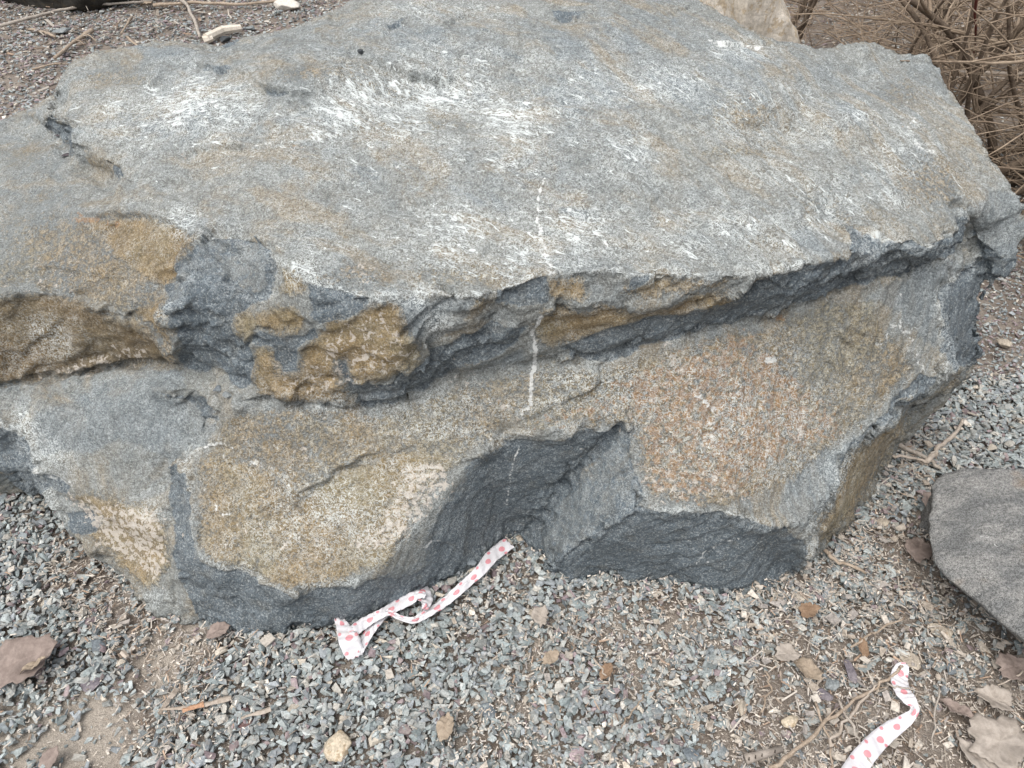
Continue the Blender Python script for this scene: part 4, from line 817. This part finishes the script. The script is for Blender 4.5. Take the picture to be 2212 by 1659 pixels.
BT = bark("twig_bark", (.24, .185, .135), (.40, .33, .26)); BG = bark("grey_twig", (.26, .225, .19), (.42, .38, .33)); BB = bark("shrub_bark", (.085, .062, .045), (.20, .155, .115), 35)
BP = bark("pale_cane", (.30, .25, .20), (.46, .40, .34), 20); BL = bark("fine_twigs", (.17, .125, .088), (.33, .26, .19), 8); BR = bark("red_twig", (.12, .03, .025), (.20, .06, .045), 30)
def stick(pts, w0, w1, mat, label, lift=.012, name="twig", cat="twig", side=(), seed=0, wob=.004):
    Rn = random.Random(seed); q = [on_ground(u, v, lift) for u, v in pts]; path = []
    for a, b in zip(q[:-1], q[1:]):
        for k in range(5): t = k / 5; path.append(a.lerp(b, t) + Vector((Rn.uniform(-wob, wob), Rn.uniform(-wob, wob), Rn.uniform(0, wob))))
    path.append(q[-1]); s = PXM(q[0]); fl = name in ('splinter',); parts = [tube(path, w0 * s / 2, w1 * s / 2, 4 if fl else 7, .3 if fl else .16, seed)]
    for (i, du, dv, w) in side:
        a = path[min(i, len(path) - 1)]; uu, vv = proj(np.array([a[:]])); b = on_ground(uu[0] + du, vv[0] + dv, lift + .004); mid = a.lerp(b, .5) + Vector((0, 0, .01)); parts.append(tube([a, mid, b], w * s / 2, w * s / 4, 6, .1, seed + i))
    V, F = join(parts); return tag(link(name, mesh_np(name, V, F, mat, not fl)), label, cat)
stick([(0,57),(60,40),(130,22),(200,11),(260,8),(330,2)], 7, 5, BG, "long thin twig lying across the far gravel below the dark boulder", .02, side=((6,-4,-12,3),(14,6,10,3)), seed=1)
stick([(330,12),(420,6),(520,10),(620,2),(700,-6)], 7, 5, BT, "long dark twig along the top edge left of the pale cobble", .02, side=((8,20,-14,3),), seed=2)
stick([(385,-6),(405,12),(420,45),(432,80)], 8, 6, BG, "grey upright twig leaning down to the boulder's back edge", .03, side=((3,12,-14,4),), seed=3, name="branch", cat="branch")
stick([(60,62),(95,70),(120,80)], 6, 5, BT, "short tan twig beside the broad slate flake", .012, seed=4)
stick([(200,66),(165,88),(118,125)], 9, 6, BT, "thick tan twig running down left on the far gravel", .014, side=((2,24,16,4),(5,18,8,3)), seed=5)
stick([(285,38),(262,72)], 5, 4, BT, "short straw coloured twig in the middle of the far gravel", .012, seed=6)
stick([(276,80),(295,98),(312,112)], 6, 4, BT, "small brown twig above the boulder's rim", .012, seed=7)
stick([(268,100),(240,118),(210,137)], 5, 4, BG, "thin twig touching the boulder's upper left rim", .012, seed=8)
stick([(70,150),(110,140),(150,138)], 5, 3, BT, "thin brown twig left of the boulder's upper left corner", .012, seed=9)
stick([(1935,960),(1990,985),(2030,1010)], 11, 8, BG, "thick grey stick leading to the flat boulder's corner", .012, seed=10, name="stick", cat="stick")
stick([(2000,1000),(2030,968),(2065,935),(2080,905)], 12, 7, BP, "pale split stick pointing up between the boulders", .012, seed=11, name="stick", cat="stick")
stick([(1925,985),(1975,990),(2000,1000)], 7, 6, BP, "short pale stick crossing the thick grey one", .014, seed=12, name="stick", cat="stick")
stick([(1782,1190),(1810,1215),(1870,1238)], 9, 7, BT, "brown stick by the boulder's lower right foot", .010, seed=13, name="stick", cat="stick")
stick([(1665,1662),(1730,1610),(1800,1548),(1880,1492),(1940,1450),(1950,1440)], 10, 6, BT, "long brown stick slanting to the short ribbon", .016, side=((9,30,-30,4),(16,26,6,3)), seed=14, name="stick", cat="stick")
stick([(1790,1610),(1820,1565),(1865,1510),(1895,1478)], 8, 5, BP, "pale stalk parallel to the long brown stick", .018, seed=15, name="stick", cat="stick")
stick([(1810,1510),(1840,1570),(1855,1600),(1885,1655)], 6, 5, BG, "dark twig crossing the lower part of the short ribbon", .022, seed=16)
stick([(1915,1480),(1955,1488),(2000,1498)], 4, 3, BG, "thin twig lying over the top of the short ribbon", .028, seed=17)
stick([(1840,1400),(1890,1365),(1955,1332)], 5, 4, BT, "thin reddish twig between gravel and flat boulder", .014, side=((4,10,12,3),), seed=18)
stick([(1760,1520),(1790,1590),(1800,1660)], 6, 4, BT, "tan twig standing left of the long brown stick's middle", .014, side=((4,20,14,3),), seed=19)
stick([(2025,1490),(2018,1560),(2015,1620)], 4, 3, BG, "thin straight grey stalk right of the short ribbon", .014, seed=20)
stick([(2212,1452),(2150,1480),(2080,1498)], 4, 2, BP, "fine pale root curving in from the right edge", .014, seed=21)
stick([(1640,1535),(1665,1495),(1655,1450)], 5, 4, BT, "thin brown twig beside the roundish pale stone", .014, seed=22)
stick([(1348,1560),(1372,1530),(1393,1500)], 4, 3, BT, "thin curved twig in the gravel right of centre", .012, seed=23)
stick([(380,1490),(345,1540)], 12, 9, BP, "pale split wood sliver among the chips", .008, seed=24, name="splinter", cat="splinter", wob=.001)
stick([(500,1508),(430,1526),(345,1532)], 12, 6, BP, "long tan splinter pointing left of the dark red stone", .010, seed=25, name="splinter", cat="splinter", wob=.001)
stick([(440,1520),(395,1535)], 14, 10, bark("orange_wood", (.36, .20, .12), (.50, .31, .20)), "orange splinter of wood left of the dark red stone", .012, seed=26, name="splinter", cat="splinter", wob=.001)
stick([(585,1532),(520,1552)], 11, 6, BP, "pale pointed splinter beneath the dark red stone", .010, seed=27, name="splinter", cat="splinter", wob=.001)
stick([(1285,1420),(1310,1460)], 5, 4, BP, "straw stalk beside the small brown leaf", .012, seed=28)
stick([(264,1373+35),(275,1420)], 12, 10, BP, "stubby pale wood piece right of the dark blue stone", .006, seed=29, name="splinter", cat="splinter", wob=.001)
q1 = on_ground(462, 66); V, F = join([tube([on_ground(445, 82, .02), on_ground(480, 66, .03), on_ground(520, 60, .02)], .03, .022, 8, .3, 3), tube([on_ground(440, 88, .01), on_ground(460, 82, .02)], .03, .02, 7, .3, 4)])
tag(link("wood_chunk", mesh_np("wood_chunk", V, F, bark("bleached_wood", (.50, .44, .36), (.68, .62, .54), 25), False)), "bleached broken wood chunk behind the boulder's back edge", "wood chunk")

# ------------------------------------------------------------------ leaves
def leafmat(name, c1, c2):
    m = Mat(name); tc = m.n("ShaderNodeTexCoord").outputs["Object"]; n = m.noise(tc, 45, 5, .7); n2 = m.noise(tc, 14, 3)
    c = m.mix(m.step(n, .35, .7), c1, c2); c = m.mix(m.math('MULTIPLY', m.step(n2, .5, .65), .5), c, tuple(k * .6 for k in c1))
    return m.out(c, .8, m.bump(n, .003, .8), .2)
LM = dict(pink=leafmat("leaf_pinkish", (.19, .15, .13), (.29, .235, .205)), pale=leafmat("leaf_pale", (.27, .235, .20), (.39, .345, .30)), brown=leafmat("leaf_brown", (.17, .11, .07), (.26, .18, .12)), tan=leafmat("leaf_tan", (.25, .20, .15), (.36, .295, .225)))
def leaf(u, v, size, rot, lobes, mat, label, curl=.25, seed=0, lift=.012, aspect=.75, name="dead_leaf"):
    p = on_ground(u, v, lift); L = PXM(p) * size / 2; Rn = np.random.default_rng(seed); n = 40; rings = 6; V = [(0, 0, 0)]; F = []
    ph = Rn.uniform(0, 6)
    for r in range(1, rings + 1):
        for k in range(n):
            th = 2 * math.pi * k / n; rad_ = 1 - (.20 * (.5 + .5 * math.cos(lobes * th + ph + .8 * math.sin(th * 2))) ** 1.5 + .10 * abs(math.sin(lobes * 2.3 * th)) if lobes else 0) + .05 * math.sin(9 * th + ph) + Rn.uniform(-.10, .06) * (r == rings)
            if not lobes: rad_ *= 1 - .25 * abs(math.sin(th)) ** .5
            q = r / rings * rad_; x, y = q * math.cos(th), q * math.sin(th) * aspect
            z = curl * (.5 * (abs(y) ** 1.3) + .35 * x * x * math.copysign(1, x) + .12 * math.sin(5 * x + ph) + .10 * math.sin(7 * y + ph * 2) + .09 * math.sin(13 * x + 5 * y + ph) * math.cos(11 * y - 4 * x)) - .04 * math.exp(-(y / .05) ** 2)
            V.append((x * L, y * L * 1.1, z * L))
    for k in range(n): F.append((0, 1 + k, 1 + (k + 1) % n))
    for r in range(rings - 1):
        for k in range(n): a, b = 1 + r * n + k, 1 + r * n + (k + 1) % n; F += [(a, a + n, b + n), (a, b + n, b)]
    nv = len(V); V2 = V + [(x, y, z - .0007) for x, y, z in V]; F2 = F + [(c_ + nv, b + nv, a + nv) for a, b, c_ in F]
    for k in range(n): a, b = 1 + (rings - 1) * n + k, 1 + (rings - 1) * n + (k + 1) % n; F2 += [(a, a + nv, b + nv), (a, b + nv, b)]
    o = link(name, mesh_np(name, V2, F2, LM[mat], True), loc=p); o.rotation_euler = (Rn.normal(0, .08), Rn.normal(0, .08), rot); return tag(o, label, "leaf")
leaf(45, 1424, 160, .5, 3, "pink", "large torn pinkish brown leaf at the left edge", .18, 1, .014)
leaf(72, 1436, 62, .5, 0, "tan", "crumbled tan scrap lying on the large torn leaf", .9, 21, .030, .45)
leaf(105, 1640, 60, 1.2, 0, "pink", "faded pink grey leaf at the bottom edge, lower left", .15, 2, .010)
leaf(2160, 1600, 160, .4, 5, "pale", "big crumpled pale leaf in the lower right corner", .30, 3, .020)
leaf(2150, 1508, 84, -.5, 3, "pale", "folded pale leaf above the big crumpled one", .5, 4, .018)
leaf(1700, 1412, 62, .1, 3, "pale", "pale ragged leaf in the gravel left of the purple slate", .3, 5, .016)
leaf(1745, 1445, 74, -1.0, 0, "tan", "curled tan leaf below the pale ragged leaf", .7, 6, .016)
leaf(1748, 1318, 50, .3, 3, "brown", "small ginger brown leaf below the boulder's right front", .5, 7, .016)
leaf(1985, 1185, 80, 1.0, 4, "pink", "pinkish leaf between the boulder and the flat boulder", .25, 8, .012)
leaf(2020, 1100-8, 80, 1.8, 0, "pink", "smooth pinkish leaf against the flat boulder's left edge", .3, 9, .010)
leaf(1310, 1450, 44, .9, 0, "brown", "small brown leaf in the middle gravel", .5, 10, .014)
leaf(962, 1570, 64, 1.3, 0, "tan", "curled tan leaf right of the cream stone", .9, 11, .014)
leaf(470, 1362, 58, .4, 0, "pink", "folded brownish leaf at the foot of the boulder's left front", .4, 12, .012)
leaf(2065, 1530, 80, -.8, 0, "pink", "narrow curled brown leaf left of the big crumpled leaf", .8, 13, .018, .5)
leaf(1168, 1330, 52, 1.5, 3, "pale", "pale papery scrap of leaf below the large smooth grey stone", .5, 14, .016)
leaf(1190, 1420, 44, .6, 0, "tan", "ragged tuft of pale leaf fibre on the gravel in the middle", .6, 15, .014)
leaf(2190, 1440, 90, .2, 3, "pink", "dusky leaf at the right edge below the flat boulder", .3, 16, .012)
leaf(1865, 1400, 50, 1.6, 0, "brown", "dark curled leaf above the purple slate piece", .8, 17, .014, .5)
leaf(2120, 1640, 110, 2.2, 3, "pale", "pale leaf cut by the bottom edge in the lower right", .35, 18, .012)
leaf(315, 8, 34, 0, 0, "tan", "small tan leaf on the long twig at the top edge", .5, 19, .03)
p = on_ground(1645, 1638, .016)      # seed pod
vv, ff = tube([on_ground(1610, 1640, .016), on_ground(1640, 1632, .02), on_ground(1688, 1618, .016)], .010, .006, 8, .15, 5)
pod = tag(link("seed_pod", mesh_np("seed_pod", vv, ff, LM["pale"], True)), "pale seed pod with a row of dark slits at the bottom edge", "seed pod")
MD = stone_mat("pod_slit", (.03, .025, .02), (.05, .04, .03))
for k in range(5):
    q = on_ground(1618 + k * 14, 1639 - k * 4, .0275); vv, ff = tube([q + Vector((-.001, -.003, 0)), q + Vector((.001, .003, 0))], .0015, .001, 5); link("slit", mesh_np("slit", vv, ff, MD), pod)

# ------------------------------------------------------------------ ribbons
m = Mat("dotted_tape"); uvn = m.n("ShaderNodeAttribute", attribute_name="tape").outputs["Vector"]; sx = m.n("ShaderNodeSeparateXYZ"); m.put(sx.inputs[0], uvn); s_, t_ = sx.outputs[0], sx.outputs[1]
def dots(period, off, tc, rs, rt):
    a = m.math('SUBTRACT', m.math('FRACT', m.math('ADD', m.math('DIVIDE', s_, period), off)), .5); a = m.math('DIVIDE', m.math('MULTIPLY', a, period), rs)
    b = m.math('DIVIDE', m.math('SUBTRACT', t_, tc), rt); d = m.math('SQRT', m.math('ADD', m.math('MULTIPLY', a, a), m.math('MULTIPLY', b, b)))
    return m.math('SUBTRACT', 1.0, m.step(d, .9, 1.06))
d = m.math('MAXIMUM', dots(1.45, .0, .45, .23, .20), m.math('MAXIMUM', dots(1.45, .42, .86, .13, .11), dots(2.9, .25, .06, .13, .11)))
g = m.n("ShaderNodeNewGeometry").outputs["Position"]; dirt = m.step(m.noise(g, 40, 4, .7), .52, .72)
base = m.mix(d, (.58, .57, .585), (.56, .24, .265)); base = m.mix(m.math('MULTIPLY', dirt, .35), base, (.45, .38, .33))
mt = m.out(base, .5, m.bump(m.noise(g, 120, 3, .6), .003, .4), .4); m.b.inputs["Transmission Weight"].default_value = 0.0; m.b.inputs["Subsurface Weight"].default_value = .0; m.b.inputs["Subsurface Radius"].default_value = (.01, .01, .01)
def ribbon(name, strips, label):
    """strips: lists of (u, v, width, lift, twist)"""
    VV, FF, UU = [], [], []; off = 0.0
    for st in strips:
        C = [on_ground(u, v, 0) if not rk else hit_rock(u, v)[0] for u, v, w, l, tw, *rk in [tuple(a) for a in st]]
        W = [PXM(c) * a[2] for c, a in zip(C, st)]; C = [c + Vector((0, 0, a[3])) for c, a in zip(C, st)]
        Wm = max(PXM(C[0]) * 34, .02); n = len(C); path = []; ww = []; tw = []; sub = 10
        for i in range(n - 1):
            p0, p1, p2, p3 = C[max(0, i - 1)], C[i], C[i + 1], C[min(n - 1, i + 2)]
            for k in range(sub):
                t = k / sub; path.append(.5 * ((2 * p1) + (p2 - p0) * t + (2 * p0 - 5 * p1 + 4 * p2 - p3) * t * t + (3 * p1 - p0 - 3 * p2 + p3) * t ** 3))
                e = t * t * (3 - 2 * t); ww.append(W[i] * (1 - e) + W[i + 1] * e); tw.append(st[i][4] * (1 - e) + st[i + 1][4] * e)
        path.append(C[-1]); ww.append(W[-1]); tw.append(st[-1][4]); s = off; base_ = len(VV); m_ = 7
        for i, p in enumerate(path):
            if i: s += (p - path[i - 1]).length / Wm
            t = (path[min(i + 1, len(path) - 1)] - path[max(i - 1, 0)]).normalized(); a = t.cross(Vector((0, 0, 1))).normalized(); up = a.cross(t).normalized()
            a2 = a * math.cos(tw[i]) + up * math.sin(tw[i]); nr = up * math.cos(tw[i]) - a * math.sin(tw[i]); squeeze = 1 - min(1, ww[i] / Wm)
            for k in range(m_):
                f = k / (m_ - 1) - .5; end = .12 * Wm * (-1) ** k * (.5 if i in (0, len(path) - 1) else 0)
                q = p + a2 * (f * ww[i]) + nr * (Wm * .16 * squeeze * math.cos(f * 9.4) + .0012 * math.sin(i * .9 + f * 7)) + t * end
                VV.append(tuple(q)); UU.append((s, f + .5, 0))
        for i in range(len(path) - 1):
            for k in range(m_ - 1): a_ = base_ + i * m_ + k; FF.append((a_, a_ + 1, a_ + 1 + m_, a_ + m_))
        off = s + .3
    o = link(name, mesh_np(name, VV, FF, mt, True, None, dict(tape=UU))); md = o.modifiers.new("thickness", 'SOLIDIFY'); md.thickness = .0004; return tag(o, label, "ribbon")
ribbon("plastic_ribbon", [
 [(1100,1180,32,.016,0),(1080,1197,31,.018,.1),(1060,1216,30,.022,0),(1040,1244,24,.026,.3),(1016,1263,21,.02,.3),(990,1284,22,.016,.1),(962,1307,22,.014,-.1),(934,1328,22,.018,-.2),(912,1342,17,.02,.2),(894,1350,13,.02,.5),(868,1346,10,.022,.6),(848,1338,10,.026,.5),(836,1336,12,.028,.3)],
 [(902,1270,34,.012,.0),(912,1287,36,.016,.1),(920,1306,34,.024,.3),(922,1322,20,.030,.6),(915,1330,8,.03,.9)],
 [(922,1304,16,.034,-.3),(908,1303,18,.036,0),(890,1308,26,.03,.2),(866,1317,28,.024,0),(845,1329,24,.026,0),(826,1340,20,.028,.2),(806,1348,24,.024,0),(786,1358,28,.020,0),(768,1372,30,.022,-.1),(752,1386,26,.024,-.3)],
 [(729,1336,12,.014,.2),(738,1352,22,.016,0),(748,1374,34,.022,0),(758,1396,44,.028,0),(766,1414,44,.020,.1),(770,1426,34,.012,.2)],
 [(776,1416,22,.014,.2),(786,1394,22,.013,0),(800,1370,22,.012,0),(816,1350,20,.012,.1),(842,1322,18,.012,.1),(858,1304,14,.010,.2)]],
 "long white plastic ribbon with pink dots crumpled along the foot of the boulder")
ribbon("plastic_ribbon", [[(1952,1446,12,.022,.2),(1942,1455,30,.02,.1),(1936,1470,34,.02,0),(1936,1488,36,.024,0),(1940,1508,34,.03,-.1),(1950,1526,28,.036,-.4),(1962,1541,17,.036,-.7),(1961,1555,17,.034,-.2),(1944,1570,26,.028,.1),(1918,1586,34,.024,0),(1893,1606,38,.024,0),(1872,1628,40,.024,0),(1850,1655,44,.022,0),(1828,1690,46,.02,0)]],
 "short white plastic ribbon with pink dots lying in the straw at lower right")
# ------------------------------------------------------------------ bare shrubs and dead canes behind the boulder
def cane(a, d, L, r, seed, bend=.35, n=9, droop=0.0):
    Rn = random.Random(seed); p = Vector(a); d = Vector(d).normalized(); out = [p.copy()]; ax = Vector((Rn.gauss(0, 1), Rn.gauss(0, 1), Rn.gauss(0, .3)))
    for k in range(n):
        d = (d + ax * (bend / n) + Vector((Rn.gauss(0, .09), Rn.gauss(0, .09), Rn.gauss(0, .05) - droop / n))).normalized(); p = p + d * (L / n)
        if p.z < .02: p.z = .02 + Rn.random() * .02; d.z = abs(d.z) * .3
        out.append(p.copy())
    return out
def shrub(x, y, nst, h, seed, label, thick=1.0):
    Rn = random.Random(seed); root = link("bare_shrub", None, loc=(x, y, 0)); tag(root, label, "shrub", "bare shrubs behind the boulder"); tw = []
    for s in range(nst):
        d = (Rn.gauss(0, .42), Rn.gauss(0, .35), 1.0); path = cane((Rn.gauss(0, .10), Rn.gauss(0, .08), -.02), d, h * Rn.uniform(.8, 1.25), 0, seed * 50 + s, .4, 12)
        r = thick * Rn.uniform(.008, .019); v, f = tube(path, r, r * .35, 8, .12, s); link("stem", mesh_np("stem", v, f, BB, True), root)
        for b in range(16):
            k = Rn.randrange(1, 12); q = path[k]; dd = (Rn.gauss(0, 1), Rn.gauss(0, 1), Rn.uniform(-.1, .9))
            tp = cane(q, dd, Rn.uniform(.25, .8), 0, seed * 999 + s * 50 + b, .8, 7, .35); rr_ = r * Rn.uniform(.16, .36); tw.append(tube(tp, rr_, rr_ * .3, 5, .1, b, False))
            for c_ in range(2):
                q2 = tp[Rn.randrange(1, 6)]; tw.append(tube(cane(q2, (Rn.gauss(0, 1), Rn.gauss(0, 1), Rn.uniform(-.3, .6)), Rn.uniform(.1, .4), 0, Rn.randrange(99999), .9, 5, .3), rr_ * .5, rr_ * .2, 4, 0, c_, False))
    V, F = join(tw); o = link("twigs", mesh_np("twigs", V, F, BL, True), root); o["kind"] = "stuff"
    return root
def gxy(u, v): p = at(u, v, 0); return p.x, p.y
SHR = [(1.62, 3.15, 4, "bare shrub with crossing stems, just right of the pale boulder", 1.0), (1.72, 2.75, 6, "bare shrub with thick forked stems rising behind the boulder's right hump", 1.35), (2.05, 3.0, 5, "bare shrub behind the right hump, middle of the thicket", 1.2), (2.2, 2.5, 4, "bare shrub with a dark upright stem at the right edge of the thicket", 1.1),
       (2.95, 3.3, 5, "bare shrub in the top right corner", 1.2), (2.2, 4.1, 5, "bare shrub deep in the thicket, behind the thick forked one", 1.2), (3.2, 4.3, 5, "bare shrub deep in the thicket toward the right edge", 1.3), (1.5, 4.3, 4, "bare shrub deep in the thicket behind the pale boulder", 1.0), (3.1, 2.5, 3, "bare shrub low at the right edge above the dry ground", 1.0)]
for i, (x, y, n, l, th) in enumerate(SHR): shrub(x, y, n, 1.15, 31 + i, l, th)
# tangle of dead stalks lying between the shrubs
Rn = random.Random(77); parts = []
for i in range(1900):
    y = Rn.uniform(2.3, 6.5); x = Rn.uniform(1.25 + .1 * (y - 2.3), 2.2 + .75 * y); z = abs(Rn.gauss(0, .16)) + .01; d = (Rn.gauss(0, 1), Rn.gauss(0, .7), Rn.gauss(.15, .5)); r = Rn.uniform(.0014, .0042)
    if x * x < 1.4 and y < 2.5: continue
    parts.append(tube(cane((x, y, z), d, Rn.uniform(.3, 1.1), 0, 5000 + i, .7, 6, .25), r, r * .5, 4, 0, i, False))
V, F = join(parts); o = link("dead_stalks", mesh_np("dead_stalks", V, F, BL, True)); o["kind"] = "stuff"; o["label"] = "tangle of dead brown stalks between the bare shrubs"
# long pale canes lying to the right
def over(pts, w, mat, label, name="dead_cane"):
    """pts: (u, v, height)"""
    C = [at(u, v, z) for u, v, z in pts]; path = []; n = len(C)
    for i in range(n - 1):
        p0, p1, p2, p3 = C[max(0, i - 1)], C[i], C[i + 1], C[min(n - 1, i + 2)]
        for k in range(6): t = k / 6; path.append(.5 * ((2 * p1) + (p2 - p0) * t + (2 * p0 - 5 * p1 + 4 * p2 - p3) * t * t + (3 * p1 - p0 - 3 * p2 + p3) * t ** 3))
    path.append(C[-1]); v, f = tube(path, w, w * .7, 7, .1, len(label)); return tag(link(name, mesh_np(name, v, f, mat, True)), label, "cane")
over([(2020,160,.42),(2110,158,.44),(2230,160,.46)], .010, BP, "thick pale cane lying level, right of the boulder's top corner")
over([(2010,142,.40),(2080,133,.46),(2140,122,.50),(2230,103,.56)], .005, BP, "pale cane rising to the right edge, uppermost of the three")
over([(2025,165,.36),(2090,150,.42),(2150,132,.48),(2230,118,.52)], .0045, BP, "thin pale cane crossing just under the uppermost one")
over([(2035,170,.34),(2110,166,.36),(2230,176,.36)], .005, BP, "thin pale cane just beneath the thick level one")
over([(2072,205,.12),(2110,228,.22),(2150,270,.20),(2180,330,.10),(2200,372,.03)], .004, BP, "arching pale stalk over the dry ground at the right edge")
over([(2080,282,.08),(2120,300,.10),(2165,325,.08),(2230,365,.06)], .005, BP, "pale stalk sloping down to the right edge, lower of two")
over([(2085,262,.08),(2110,272,.16),(2150,300,.14),(2230,345,.10)], .004, BP, "pale stalk sloping down to the right edge, upper of two")
over([(2112,-20,.95),(2106,30,.80),(2108,70,.66),(2104,115,.5)], .0045, BR, "dark red twig standing upright near the top right corner")
over([(1612,150-70,.35),(1700,70,.50),(1750,40,.62)], .004, BT, "arching brown twig beside the pale boulder's right side")
